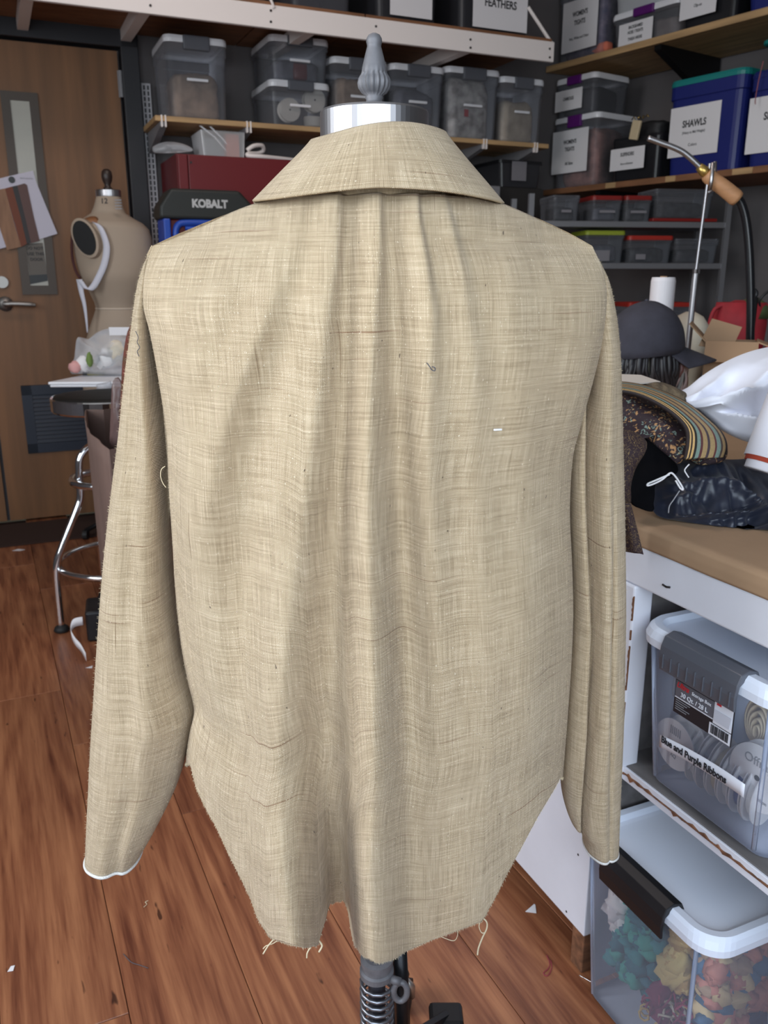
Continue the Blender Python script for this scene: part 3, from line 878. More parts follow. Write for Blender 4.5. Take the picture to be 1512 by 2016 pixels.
# frayed fringe along the raw hem and along the collar edge
for i in range(NU):
    for k in range(5):
        p = Vector(Pb[-1, i]) + Vector((rnd.uniform(-.0008, .0008), 0, .0008))
        fibre(p, Vector((rnd.uniform(-.5, .5), rnd.uniform(-.3, .1), -1)), rnd.uniform(.0012, .0038), .00022)
for i in range(nu3):
    for k in range(2):
        p = Vector(Pc[-1, i]) + Vector((rnd.uniform(-.001, .001), .0005, .0004)); fibre(p, Vector((rnd.uniform(-1, 1), -.3, -.8)), rnd.uniform(.0004, .0015), .00013)
fo = stuff(fz.build('linen_fuzz', THREAD, shirt)); fo['label'] = 'short pale fibres standing off the linen'

# ================================================================== the dress form under it
form = thing('dress_form', 'professional dress form with steel neck cap, wearing the linen shirt', 'dress form', (AX, AY, 0))
CANVAS = mat('form_canvas', (.62, .50, .36), .8, bump=.2, bscale=300)
prof_t = [(.085, .60), (.115, .63), (.125, .72), (.118, .80), (.094, .93), (.098, 1.0), (.118, 1.08), (.118, 1.13), (.10, 1.18), (.07, 1.215), (.052, 1.235), (.050, 1.27)]
MB().lathe(prof_t, 40, sx=1.32, sy=.80).build('torso', CANVAS, form, True)
MB().lathe([(.0525, 1.262), (.0535, 1.264), (.0535, 1.3035), (.0525, 1.3055), (.030, 1.3055)], 64).build('neck_cap', BRUSHED, form, 1.0)
fin = [(.0135, 1.3055), (.0140, 1.308), (.0125, 1.311), (.0088, 1.3135), (.0078, 1.316), (.0088, 1.3185), (.0082, 1.320),
       (.0125, 1.3225), (.0158, 1.327), (.0166, 1.3315), (.0155, 1.336), (.0130, 1.3395), (.0125, 1.341), (.0115, 1.346), (.0095, 1.354), (.0075, 1.361), (.0068, 1.3635),
       (.0070, 1.3650), (.0077, 1.3675), (.0074, 1.3705), (.0055, 1.3735), (.002, 1.3752)]
MB().lathe(fin, 96, flute=.13, fluten=17, flz=(1.3212, 1.3398)).build('finial', CASTAL, form, True)
MB().cyl((0, 0, .10), (0, 0, .62), .0115, n=20).build('pole', mat('worn_grey_pole', (.11, .11, .13), .4, .7), form, True)
MB().lathe([(.016, .262), (.0225, .264), (.0225, .272), (.0195, .274), (.0195, .281), (.0215, .283), (.0215, .290), (.016, .292)], 32).build('ring_collar', CASTAL, form, 1.0)
hx = [(0.021 * math.cos(t * .5), .021 * math.sin(t * .5), .258 - t * .00092) for t in range(0, 150)]
MB().tube(hx, .0024, 7).build('spring', mat('spring_steel', (.30, .31, .34), .35, .9), form, True)
rp = [(.026 + .0 * k, 0, 0) for k in range(1)]
ring = [Vector((.031 + .011 * math.cos(a) * .8, -.012, .247 + .015 * math.sin(a))) for a in np.linspace(0, 2 * math.pi, 20)[:-1]]
MB().tube(ring, .0042, 8, closed=True).cyl((.018, -.010, .266), (.031, -.012, .262), .0055).build('thumb_screw', CASTAL, form, True)
# cast iron base: hub, four legs and casters, height pedal
MB().lathe([(.055, .055), (.055, .07), (.035, .085), (.026, .10), (.026, .118), (.018, .122)], 28).build('base_hub', BLACKMETAL, form, 1.0)
c1 = atZ(795, 1984, 0) - Vector((AX, AY, 0)); a0 = math.atan2(c1.y, c1.x); Rb = math.hypot(c1.x, c1.y)
for k in range(4):
    a = a0 + k * math.pi / 2
    u_ = Vector((math.cos(a), math.sin(a), 0))
    MB().tube([u_ * .03 + Vector((0, 0, .065)), u_ * Rb * .55 + Vector((0, 0, .082)), u_ * Rb + Vector((0, 0, .07))], [.014, .011, .009], 8).build('base_leg', BLACKMETAL, form, True)
    cs = MB(); ctr = u_ * Rb; t_ = Vector((-u_.y, u_.x, 0))
    cs.cyl(ctr - t_ * .011 + Vector((0, 0, .026)), ctr + t_ * .011 + Vector((0, 0, .026)), .026, n=22)
    co = cs.build('caster', RUBBER, form, 1.0)
    fk = MB()
    for sg in (-1, 1):
        q = ctr + t_ * (.0135 * sg)
        fk.tube([q + Vector((0, 0, .024)), q + u_ * -.004 + Vector((0, 0, .050)), ctr + u_ * -.006 + Vector((0, 0, .066))], [.0045, .006, .006], 6)
    fk.build('fork', mat('zinc_steel', (.5, .47, .42), .4, .9), co, True)
lv = MB().tube([(.030, .022, .285), (.034, .026, .20), (.036, .03, .12)], [.010, .0105, .0105], 8)
lv.build('height_lever', BLACKMETAL, form, True)
pd = atZ(878, 2010, .05) - Vector((AX, AY, 0))
MB().tube([(.03, .03, .10), (pd.x * .6, pd.y * .6, .085), (pd.x, pd.y, .06)], [.009, .008, .008], 6).rbox(pd.x - .026, pd.x + .026, pd.y - .02, pd.y + .022, .052, .066, .006).build('foot_pedal', BLACKMETAL, form, False)
# ================================================================== STORAGE BINS (shared builder)
def rrect(w_, d_, r, z, cx=0, cy=0, n=4):
    pts = []
    for sx, sy, a0 in ((1, 1, 0), (-1, 1, math.pi / 2), (-1, -1, math.pi), (1, -1, 1.5 * math.pi)):
        for k in range(n + 1):
            a = a0 + k / n * math.pi / 2
            pts.append((cx + sx * (w_ / 2 - r) + r * math.cos(a), cy + sy * (d_ / 2 - r) + r * math.sin(a), z))
    return pts
def loft(mb, rings, cap0=True, cap1=True):
    n = len(rings[0]); vs = [p for r in rings for p in r]
    fs = [(i * n + k, i * n + (k + 1) % n, (i + 1) * n + (k + 1) % n, (i + 1) * n + k) for i in range(len(rings) - 1) for k in range(n)]
    if cap0: fs.append(tuple(range(n - 1, -1, -1)))
    if cap1: fs.append(tuple(range((len(rings) - 1) * n, len(rings) * n)))
    return mb.add(vs, fs)
def make_bin(loc, rz, wd, dp, ht, name, label, group=None, body=None, lid=WHITEPL, latch=GREYLATCH, latchw=.42, taper=.90, handle=True, r=.028, lidh=.022, cat='storage bin', rimmed=True, side_latch=False):
    """origin: middle of the front edge at the bottom; local -y is the front"""
    t = thing(name, label, cat, loc, rz, group)
    body = body or CLEARD
    m = MB(); cy = dp / 2
    hb = ht - lidh
    loft(m, [rrect(wd * taper, dp * taper, r * .8, .001, 0, cy), rrect(wd * taper * 1.012, dp * taper * 1.012, r, .008, 0, cy), rrect(wd * .955, dp * .955, r, hb * .84, 0, cy), rrect(wd * .985, dp * .985, r, hb * .85, 0, cy), rrect(wd * .985, dp * .985, r, hb, 0, cy)], True, False)
    m.build('tub', body, t, .6)
    l = MB()
    R_ = r * 1.15
    if rimmed:
        rings = [rrect(wd * .97, dp * .97, R_, hb - .006, 0, cy), rrect(wd, dp, R_, hb - .006, 0, cy), rrect(wd * 1.005, dp * 1.003, R_, hb + lidh * .45, 0, cy), rrect(wd * .985, dp * .985, R_, ht, 0, cy), rrect(wd * .93, dp * .945, R_ * .8, ht, 0, cy), rrect(wd * .90, dp * .92, R_ * .7, ht - lidh * .45, 0, cy)]
    else:
        rings = [rrect(wd, dp, R_, hb, 0, cy), rrect(wd, dp, R_, ht, 0, cy)]
    loft(l, rings, False, True)
    l.build('lid', lid, t, .6)
    if latch:
        lw_ = wd * latchw
        a = MB().rbox(-lw_ / 2, lw_ / 2, -.010, .016, hb - ht * .10, ht + .002, .006)
        a.build('latch', latch, t, .6)
    if handle:
        MB().rbox(-wd * .17, wd * .17, -.003 + dp * .022, dp * .022 + .006, hb * .50, hb * .50 + .012, .003).build('grip_edge', WHITEPL, t, .6)
    return t
def paper(t, x, z, wd, ht, y=-.004, lines=(), tilt=0, m=PAPER):
    """printed sheet on the front of a bin; lines: (text, size, z offset, material, bold, squeeze)"""
    o = MB().box(-wd / 2, wd / 2, -.0008, .0008, -ht / 2, ht / 2).build('paper_label', m, t, loc=(x, y, z))
    o.rotation_euler = (0, tilt, 0)
    o['label'] = 'white printed paper label'
    for s_, size, dz, mm, bold, sq in lines:
        text(s_, size, o, (0, -.0012, dz), FRONT, mm, bold=bold, sx=sq)
    return o
def heap_in(x0, x1, y0, y1, z0, z1, m, seed, frame_loc, rz, name, label, cat='clothing', group=None, lump=.25):
    """crumpled cloth filling a bin"""
    w_, d_, h_ = x1 - x0, y1 - y0, z1 - z0
    def fn(u, v):
        a = u * 2 * math.pi; q = v
        r_ = q / .15 if q < .15 else (1.0 if q < .66 else max(.0, math.cos((q - .66) / .34 * math.pi / 2)) ** .6)
        z = z0 if q < .15 else z0 + h_ * (.72 * (q - .15) / .51 if q < .66 else .72 + .28 * math.sin((q - .66) / .34 * math.pi / 2))
        cx, cy = math.cos(a), math.sin(a)
        k = 1 / max(abs(cx), abs(cy)) ** .7
        p = Vector((x0 + w_ / 2 + w_ / 2 * r_ * min(1, cx * k) * .98, y0 + d_ / 2 + d_ / 2 * r_ * max(-1, min(1, cy * k)) * .98, z))
        n = noise.noise(p * 14 + Vector((seed * 7.1, 0, 0))) * lump + noise.noise(p * 34 + Vector((seed, 5, 0))) * lump * .5
        s_ = 1 - .16 * abs(n) * 2
        p.x = x0 + w_ / 2 + (p.x - x0 - w_ / 2) * s_; p.y = y0 + d_ / 2 + (p.y - y0 - d_ / 2) * s_
        p.z = max(z0, min(z1, p.z + n * h_ * .28 * (0 if q < .2 else 1)))
        return p
    o = MB().grid(fn, 36, 16, True).build(name, m, None, True, frame_loc, rz)
    return tag(o, label, cat, group)

# ================================================================== BACK WALL: upper white shelf
wsh = thing('wall_shelf', 'long shelf with white front rail and brown chipboard top above the door', 'shelf', BW.o, BW.a)
OFFU = -.65
zt = BW.px(670, 27, OFFU)[1]; zb = BW.px(670, 72, OFFU)[1]
XR_ = BW.px(1091, 105, OFFU)[0]; XL_ = -.95
bevel(MB().box(XL_, XR_, OFFU, OFFU + .02, zb, zt).build('front_rail', WHITESTEEL, wsh), .003)
SCREW = mat('dark_screw', (.06, .05, .05), .4, .8)
for px_, ya, yb in ((296, 11, 32), (533, 21, 43), (740, 52, 70), (926, 78, 94), (1082, 96, 113)):
    for y_ in (ya, yb):
        x_, z_ = BW.px(px_, y_, OFFU)
        if zb < z_ < zt: MB().cyl((x_, OFFU - .003, z_), (x_, OFFU + .001, z_), .005, n=8).build('screw', SCREW, wsh)
xs = [XL_, BW.px(540, 20, OFFU)[0], BW.px(720, 40, OFFU)[0], XR_ - .01]
for a_, b_ in zip(xs[:-1], xs[1:]):
    MB().box(a_ + .004, b_ - .004, OFFU + .004, -.02, zt - .012, zt + .012).build('board', SHELFBROWN, wsh)
for px_ in (55, 268, 575, 870):
    x_ = BW.px(px_, 90, OFFU + .3)[0]
    ar = MB().prism([(OFFU + .02, zb + .01), (OFFU + .02, zt - .014), (-.001, zt - .014), (-.001, zb + .035), (-.03, zb + .03)], x_ - .022, x_ + .022, 'x')
    ar.build('bracket', WHITESTEEL, wsh)
p0 = BW.pt(XR_ - .006, OFFU + .01, zt) - BW.o
a_ = BW.px(1040, 14, OFFU + .02)
MB().tube([(XR_ - .008, OFFU + .012, zt - .005), (a_[0], OFFU + .02, a_[1])], .008, 6).build('stay_rod', WHITESTEEL, wsh)
ZU = zt + .012
# slotted uprights
SLOT = mat('upright_slot', (.03, .03, .035), .6)
up = thing('slotted_upright', 'grey slotted steel upright fixed to the wall beside the door frame', 'shelf post', BW.pt(.602, -.05, 0), BW.a)
MB().box(-.02, .02, 0, .049, 0, 2.0).build('post', mat('light_grey_steel', (.44, .43, .46), .5), up)
sm = MB().box(-.004, .004, -.0012, .003, -.009, .009).mesh('slot', SLOT)
for i in range(44):
    for dx in (-.009, .009):
        link('slot', sm, up, (dx, 0, .95 + i * .024))
# ================================================================== BACK WALL: wooden shelf with bins
OFFS = -.40
xa, za = BW.px(305, 225, OFFS); xb, zb2 = BW.px(1081, 284, OFFS)
ZS = (BW.px(450, 238, OFFS)[1] + BW.px(900, 269, OFFS)[1]) / 2
ps = thing('wall_shelf', 'pine board shelf full of clear bins under the white shelf', 'shelf', BW.o, BW.a)
bevel(MB().box(xa, xb, OFFS, -.012, ZS - .022, ZS).build('board', PINE, ps), .003)
for px_, py_ in ((322, 236), (490, 250), (955, 282), (1055, 288)):
    x_ = BW.px(px_, py_, OFFS)[0]
    MB().prism([(OFFS + .01, ZS - .0225), (OFFS + .01, ZS - .04), (-.001, ZS - .12), (-.001, ZS - .0225)], x_ - .014, x_ + .014, 'x').build('bracket', DULLSTEEL, ps)
    for dx in (-.008, .008):
        MB().box(x_ + dx - .003, x_ + dx + .003, OFFS - .004, OFFS + .012, ZS - .045, ZS + .002).build('clip', WHITESTEEL, ps)
FR = OFFS + .03        # bin fronts
def bw_bin(xl_, xr_, yt, yb, z0=None, off=FR, dp=.33, **k):
    a_ = BW.px(xl_, (yt + yb) / 2, off); b_ = BW.px(xr_, (yt + yb) / 2, off)
    zt_ = BW.px((xl_ + xr_) / 2, yt, off)[1]
    z0 = ZS if z0 is None else z0
    wd = b_[0] - a_[0]; cx = (a_[0] + b_[0]) / 2
    return make_bin(BW.pt(cx, off, z0), BW.a, wd, dp, zt_ - z0, **k), (cx, wd, zt_ - z0, zt_)
G1 = 'clear bins on the pine shelf'
def inside_bw(info, off, dp, frac, m, seed, label, name='cloth_bundle', cat='clothing', z0=None, group=None):
    cx, wd, h_, zt_ = info
    z0 = ZS if z0 is None else z0
    return heap_in(-wd * .40, wd * .40, dp * .08, dp * .90, .010, h_ * frac, m, seed, BW.pt(cx, off, z0), BW.a, name, label, cat, group)
SKINF = mat('tan_cloth', (.36, .26, .19), .9, var=.35, vscale=(16, 16, 16))
GREYF = mat('grey_cloth', (.16, .16, .19), .9, var=.45, vscale=(13, 13, 13))
WHITEF = mat('offwhite_cloth', (.60, .57, .54), .9, var=.3, vscale=(18, 18, 18), col2=(.22, .20, .19))
BLUEF = mat('slate_blue_cloth', (.08, .10, .20), .9, var=.5, vscale=(14, 14, 14))
PINKF = mat('dusty_pink_cloth', (.40, .20, .17), .9, var=.5, vscale=(14, 14, 14))
b1, i1 = bw_bin(327, 451, 72, 232, name='storage_bin', label='tall clear bin with white lid, last on the pine shelf by the upright', group=G1)
inside_bw(i1, FR, .33, .62, SKINF, 1, 'tan and dark cloth heaped inside the tall clear bin by the upright')
b2, i2 = bw_bin(532, 652, 160, 243, name='storage_bin', label='low clear bin with two white reels, under another clear bin', group=G1)
b3, i3 = bw_bin(532, 650, 72, 158, z0=i2[3] + .001, name='storage_bin', label='clear bin of oddments stacked on the bin of white reels', group=G1)
inside_bw(i3, FR, .33, .55, GREYF, 2, 'dark oddments inside the upper stacked bin', z0=i2[3] + .001)
MB().rbox(-.035, .035, 0, .05, 0, .07, .01).build('red_jar', mat('dull_red_jar', (.16, .03, .03), .4), None, True, BW.pt(i2[0] + .01, FR + .025, i2[3] + .012), BW.a)
tag(bpy.data.objects['red_jar'], 'small dull red jar in the upper stacked bin', 'jar')
REEL = mat('white_card_reel', (.62, .59, .54), .7)
for k_, (px_, py_, rr_, lab) in enumerate(((571, 216, .050, 'upright white card reel leaning to the left in the low bin'), (620, 197, .052, 'white card reel raised on top of a small tub in the low bin'))):
    x_, z_ = BW.px(px_, py_, FR + .03)
    z_ = max(z_, ZS + .012 + rr_)
    rl = thing('ribbon_reel', lab, 'reel', BW.pt(x_, FR + .03, z_), BW.a)
    MB().cyl((0, 0, 0), (0, .004, 0), rr_, n=36).build('flange', REEL, rl)
    MB().cyl((0, .034, 0), (0, .038, 0), rr_, n=36).build('flange', REEL, rl)
    MB().cyl((0, .004, 0), (0, .034, 0), rr_ * .8, n=30).build('ribbon', WHITEF, rl)
    MB().cyl((0, -.001, 0), (0, .0005, 0), .004, n=10).build('hole', SLOT, rl)
o = MB().lathe([(.035, 0), (.04, .004), (.042, .04), (.040, .044)], 24).build('small_tub', REEL, None, .6, BW.pt(i2[0] + i2[1] * .25, FR + .06, ZS + .010), 0)
tag(o, 'small off-white tub under the raised reel', 'tub')
b4, i4 = bw_bin(655, 765, 115, 262, name='storage_bin', label='clear bin of brown packets behind the finial', group=G1)
inside_bw(i4, FR, .33, .80, SKINF, 3, 'brown packets filling the bin behind the finial')
b5, i5 = bw_bin(771, 877, 128, 258, name='storage_bin', label='clear bin with dark bundle and white scraps, between brown and bagged bins', group=G1)
inside_bw(i5, FR, .33, .72, GREYF, 4, 'dark bundle with pale scraps in the clear bin')
b6, i6 = bw_bin(879, 986, 134, 270, name='storage_bin', label='clear bin full of white plastic bags with a red spot', group=G1)
inside_bw(i6, FR, .33, .93, WHITEF, 5, 'white crumpled bags filling the bin', 'bag_bundle', 'bags')
b7, i7 = bw_bin(986, 1073, 153, 281, name='storage_bin', label='clear bin of cream cloth at the free end of the pine shelf', group=G1)
inside_bw(i7, FR, .33, .70, mat('cream_cloth', (.52, .43, .33), .9, var=.3, vscale=(14, 14, 14)), 6, 'cream cloth rising to a peak in the end bin')
o = MB().rbox(-.012, .012, -.002, .002, -.017, .017, .002).build('red_tag', mat('red_tag', (.45, .03, .04), .6), None, False, BW.pt(i6[0] - .03, FR + .022, i6[3] - .20), BW.a)
tag(o, 'small red tag among the white bags', 'tag')

# ---- upper shelf bins (cut by the top of the picture)
FU = OFFU + .05
def up_bin(xl_, xr_, yb, ht, **k):
    a_ = BW.px(xl_, yb - 20, FU); b_ = BW.px(xr_, yb - 20, FU)
    wd = b_[0] - a_[0]; cx = (a_[0] + b_[0]) / 2
    return make_bin(BW.pt(cx, FU, ZU), BW.a, wd, .42, ht, **k), cx, wd
G2 = 'bins on the white shelf'
SMOKE = clear('smoky_plastic', (.10, .10, .115), .55, .3)
u1, cx, wd = up_bin(572, 698, 28, .30, name='storage_bin', label='smoky clear bin without paper label on the white shelf', group=G2, body=SMOKE, handle=False)
u0, cx, wd = up_bin(300, 500, 0, .30, name='storage_bin', label='clear bin over the shelf bracket, nearest the door on the white shelf', group=G2, body=SMOKE, handle=False)
u2, cx, wd = up_bin(740, 868, 44, .30, name='storage_bin', label='dark bin with a blank-looking white paper label on the white shelf', group=G2, body=mat('charcoal_plastic', (.028, .028, .033), .4), lid=BLACKPL, latch=None, handle=False)
z_ = .13
paper(u2, .01, .012 + .125, .205, .225, lines=(('', .03, 0, INK, 0, 1),)[:0])
u3, cx3, wd3 = up_bin(902, 1052, 70, .34, name='storage_bin', label='dark bin labelled FEATHERS at the end of the white shelf', group=G2, body=MATS['charcoal_plastic'], lid=BLACKPL, latch=None, handle=False)
fl_ = BW.px(928, 40, FU)[0] - BW.px((902 + 1052) / 2, 40, FU)[0]; fr_ = BW.px(1035, 40, FU)[0] - BW.px((902 + 1052) / 2, 40, FU)[0]
zb_ = BW.px(975, 58, FU)[1] - ZU; zF = BW.px(983, 9, FU)[1] - ZU
paper(u3, (fl_ + fr_) / 2, zb_ + .15, fr_ - fl_, .30, lines=(('FEATHERS', .046, zF - zb_ - .15, INK, .0012, .82),))
cord = sp([(528, -14), (534, 2), (540, 17)], 3.7)
o = MB().tube(smoothpath([BW.pt(*BW.px(520, -20, OFFU)[:1], OFFU - .004, BW.px(520, -20, OFFU)[1]), BW.pt(BW.px(532, 0, OFFU)[0], OFFU - .006, BW.px(532, 0, OFFU)[1]), BW.pt(BW.px(539, 16, OFFU)[0], OFFU - .003, BW.px(539, 16, OFFU)[1])]), .006, 6).build('white_lanyard', WHITESTEEL, None, True)
tag(o, 'white lanyard hanging over the edge of the brown shelf top', 'lanyard')

# ================================================================== red tool cabinet and what stands on and before it
REDC = mat('dark_red_enamel', (.17, .016, .02), .4)
OC = -.43
xc0 = BW.px(349, 310, OC)[0]; zc = BW.px(420, 305, OC)[1]; xc1 = xc0 + .85
cab = thing('tool_cabinet', 'dark red steel cabinet under the pine shelf', 'cabinet', BW.pt(0, 0, 0), BW.a)
MB().box(xc0, xc1, OC + .022, -.02, .04, zc).build('body', REDC, cab)
bevel(MB().box(xc0 + .002, xc0 + .043, OC, OC + .021, .04, zc - .004).build('front_stile', REDC, cab), .003)
dr = bevel(MB().box(xc0 + .047, xc1 - .004, OC + .004, OC + .021, zc - .36, zc - .004).build('door', REDC, cab), .003)
MB().cyl((xc0 + .058, OC, zc - .035), (xc0 + .058, OC + .006, zc - .035), .005, n=10).build('lock', SLOT, dr)
bevel(MB().box(xc0 + .047, xc1 - .004, OC + .004, OC + .021, .05, zc - .37).build('door', REDC, cab), .003)
for x_ in (xc0 + .03, xc1 - .07):
    for y_ in (OC + .05, -.09): MB().box(x_, x_ + .04, y_, y_ + .04, 0, .04).build('foot', BLACKMETAL, cab)
# on top of it: open clear tray, cables, limp bag
xa_, _ = BW.px(397, 280, OC + .05); xb_, _ = BW.px(484, 285, OC + .05)
zt_ = BW.px(440, 258, OC + .05)[1]
tr = thing('clear_tray', 'open clear tray with odds and ends on the red cabinet', 'tray', BW.pt((xa_ + xb_) / 2, OC + .05, zc), BW.a)
m = MB(); w_ = xb_ - xa_; h_ = max(.07, zt_ - zc)
loft(m, [rrect(w_ * .92, .2, .01, .001, 0, .1), rrect(w_, .22, .012, h_, 0, .11), rrect(w_ * 1.03, .23, .012, h_, 0, .11)], True, False)
m.build('tub', CLEAR, tr, .6)
o = MB().box(-.03, .03, -.01, .03, 0, h_ * .9).build('orange_packet', mat('orange_packet', (.42, .09, .04), .6), None, False, BW.pt(xb_ - .05, OC + .10, zc + .006), BW.a)
tag(o, 'orange packet standing in the clear tray', 'packet')
for k_, (dx, dz) in enumerate(((-.05, .03), (-.02, .045))):
    o = MB().tube([(dx - .06, .03, h_ + dz), (dx + .02, .04, h_ * .8), (dx + .09, .05, .012)], .004, 6).build('plastic_strip', WHITEPL, None, True, BW.pt((xa_ + xb_) / 2, OC + .05, zc), BW.a)
    tag(o, ('thin white strip lying low across the clear tray', 'thin white strip sticking up highest from the clear tray')[k_], 'strip')
cb = [BW.pt(*q) for q in [(BW.px(486, 285, OC + .06)[0] + a_, OC + .06 + b_, zc + c_) for a_, b_, c_ in ((0, 0, .035), (.03, .0, .055), (.075, .02, .062), (.088, .04, .045), (.06, .03, .030), (.01, .0, .022), (.0, -.01, .012), (.06, -.02, .010), (.13, 0, .010), (.22, .03, .010), (.26, .06, .010))]]
o = MB().tube(smoothpath(cb, 5), .0095, 8).build('power_cable', WHITESTEEL, None, True)
tag(o, 'thick white cable looped on the red cabinet', 'cable')
o = blob([(300, 290), (312, 283), (330, 279), (352, 281), (372, 288), (380, 297), (352, 301), (318, 302), (302, 300)], (BW.pt(xc0 + .05, OC + .12, 0)).y, .03, .01, 40, 2, 40, 8).build('limp_plastic_bag', CLEARBAG, None, True)
tag(o, 'limp clear plastic bag lying on the red cabinet corner', 'bag')
# work bench hidden behind the shirt carries the tool case
ob = -.72
xk0, zk1 = BW.px(312, 382, ob); xk1 = BW.px(500, 395, ob)[0]; zk0 = BW.px(400, 432, ob)[1]
zbench = zk0 - .16
bn = thing('work_bench', 'low wooden work bench in front of the red cabinet', 'bench', BW.o, BW.a)
bevel(MB().box(xk0 + .004, xk1 + .55, ob - .05, OC - .05, zbench - .04, zbench).build('bench_top', PINE, bn), .004)
for x_ in (xk0 + .02, xk1 + .48):
    for y_ in (ob - .03, OC - .12): MB().box(x_, x_ + .05, y_, y_ + .05, 0, zbench - .04).build('leg', PINE, bn)
kc = thing('tool_case', 'black KOBALT tool case with blue frame before the red cabinet', 'tool case', BW.o, BW.a)
DARKCASE = mat('black_case', (.022, .024, .022), .5)
zk1 = BW.px(390, 372, ob)[1]
kp = [(xk0, zk0), (xk0, zk1 - .07), (xk0 + .05, zk1), (xk1 - .06, zk1), (xk1, zk1 - .06), (xk1, zk0)]
bevel(MB().prism(kp, ob, ob + .16, 'y').build('lid', DARKCASE, kc), .012, 3)
BLUEP = mat('bright_blue_plastic', (.015, .07, .42), .4)
for x_ in (xk0 + .012, xk1 - .04): bevel(MB().box(x_, x_ + .028, ob - .004, ob + .14, zbench, zk0).build('blue_post', BLUEP, kc), .005)
bevel(MB().box(xk0 + .045, xk1 - .045, ob + .03, ob + .13, zbench, zk0 - .001).build('red_tray', mat('brick_red_tray', (.20, .025, .02), .5), kc), .005)
fr_ = MB().tube(smoothpath([(xk0 + .065, ob + .01, zbench + .012), (xk0 + .06, ob + .01, zk0 - .06), (xk0 + .075, ob + .01, zk0 - .022), (xk0 + .12, ob + .01, zk0 - .014), (xk0 + .25, ob + .01, zk0 - .014)]), .014, 8)
fr_.build('blue_frame', BLUEP, kc, True)
MB().tube([(xk0 + .10, ob + .01, zk0 - .035), (xk0 + .25, ob + .01, zk0 - .035)], .009, 8).build('blue_bar', BLUEP, kc, True)
xt, ztx = BW.px(413, 402, ob)
text('KOBALT', .042, kc, (xt, ob - .0015, ztx), FRONT, mat('silver_print', (.55, .55, .55), .5), bold=.0022, sx=.92)
# things below the free end of the pine shelf
og = -.30
xg0 = BW.px(965, 330, -.2)[0]
gp = thing('metal_locker', 'grey metal locker side under the end of the pine shelf', 'locker', BW.pt(xg0 - .43, -.36, 0), BW.a)
bevel(MB().box(0, .40, 0, .34, .02, 1.60).build('body', DULLSTEEL, gp), .004)
bevel(MB().box(.01, .39, -.016, -.001, .06, 1.58).build('door', DULLSTEEL, gp), .004)
MB().box(0, .40, 0, .34, 0, .02).build('plinth', BLACKMETAL, gp)
# ================================================================== RIGHT WALL SHELVES
def rwpx(px_, py_, off=0): return RW.px(px_, py_, off)
zr1 = (rwpx(1150, 108)[1] + rwpx(1400, 46)[1]) / 2
zr1b = (rwpx(1150, 120)[1] + rwpx(1400, 60)[1]) / 2
zr2 = (rwpx(1130, 362)[1] + rwpx(1400, 343)[1]) / 2
sA = -.20; sB = 3.2
rs = thing('wall_shelf', 'upper pine shelf along the right wall carrying labelled bins', 'shelf', RW.o, RW.a)
def wall_x(y):
    k = RW.ux.dot(BW.uy); return -((RW.o - BW.o).dot(BW.uy) + RW.uy.dot(BW.uy) * y) / k
bevel(MB().prism([(wall_x(0) + .012, 0), (sB, 0), (sB, .505), (wall_x(.505) + .012, .505)], zr1 - .032, zr1).build('board', PINE, rs), .003)
for x_ in (rwpx(1290, 90)[0], 1.9):
    MB().prism([(.02, zr1 - .0325), (.02, zr1 - .055), (.505, zr1 - .26), (.505, zr1 - .0325)], x_ - .02, x_ + .02, 'x').build('bracket', BLACKMETAL, rs)
rs2 = thing('wall_shelf', 'lower pine shelf along the right wall under the blue totes', 'shelf', RW.o, RW.a)
bevel(MB().prism([(wall_x(0) + .02, 0), (sB, 0), (sB, .505), (wall_x(.505) + .02, .505)], zr2 - .03, zr2).build('board', SHELFBROWN, rs2), .003)
for pxa, pxb in ((1193, 1213), (1310, 1330), (1440, 1480)):
    a_, b_ = rwpx(pxa, 362)[0], rwpx(pxb, 355)[0]
    MB().box(a_, b_, -.004, -.0005, zr2 - .028, zr2 - .002).build('wood_edge_strip', PINE, rs2)
for x_ in (.15, 1.2, 2.3):
    MB().prism([(.02, zr2 - .0305), (.02, zr2 - .05), (.505, zr2 - .22), (.505, zr2 - .0305)], x_ - .015, x_ + .015, 'x').build('bracket', BLACKMETAL, rs2)
def rw_bin(xl_, xr_, yt, yb, zbase, dp=.42, off=.02, **k):
    ym = (yt + yb) / 2
    a_, b_ = rwpx(xl_, ym, off)[0], rwpx(xr_, ym, off)[0]
    cx = (a_ + b_) / 2
    zt_ = rwpx((xl_ + xr_) / 2, yt, off)[1]
    return make_bin(RW.pt(cx, off, zbase), RW.a, b_ - a_, dp, zt_ - zbase, **k), (cx, b_ - a_, zt_ - zbase, zt_)
def rw_paper(t, info, zbase, corners, lines, off=.02, y=-.008):
    """corners: left, right, top, bottom pixel of the sheet (measured at its middle)"""
    l_, r_, tp, bt = corners
    a_, b_ = rwpx(l_, (tp + bt) / 2, off)[0], rwpx(r_, (tp + bt) / 2, off)[0]
    z1_, z0_ = rwpx((l_ + r_) / 2, tp, off)[1], rwpx((l_ + r_) / 2, bt, off)[1]
    h_ = z1_ - z0_
    ls = [(s_, size * h_, dz * h_, INK, bold * h_, sq) for s_, size, dz, bold, sq in lines]
    return paper(t, (a_ + b_) / 2 - info[0], (z0_ + z1_) / 2 - zbase, b_ - a_, h_, y, ls)
def rw_fill(info, zbase, frac, m, seed, label, name='cloth_bundle', cat='clothing', dp=.42, off=.02):
    cx, wd, h_, _ = info
    return heap_in(-wd * .42, wd * .42, dp * .08, dp * .9, .010, h_ * frac, m, seed, RW.pt(cx, off, zbase), RW.a, name, label, cat)
G3, G4 = 'labelled bins on the upper right shelf', 'labelled bins on the lower right shelf'
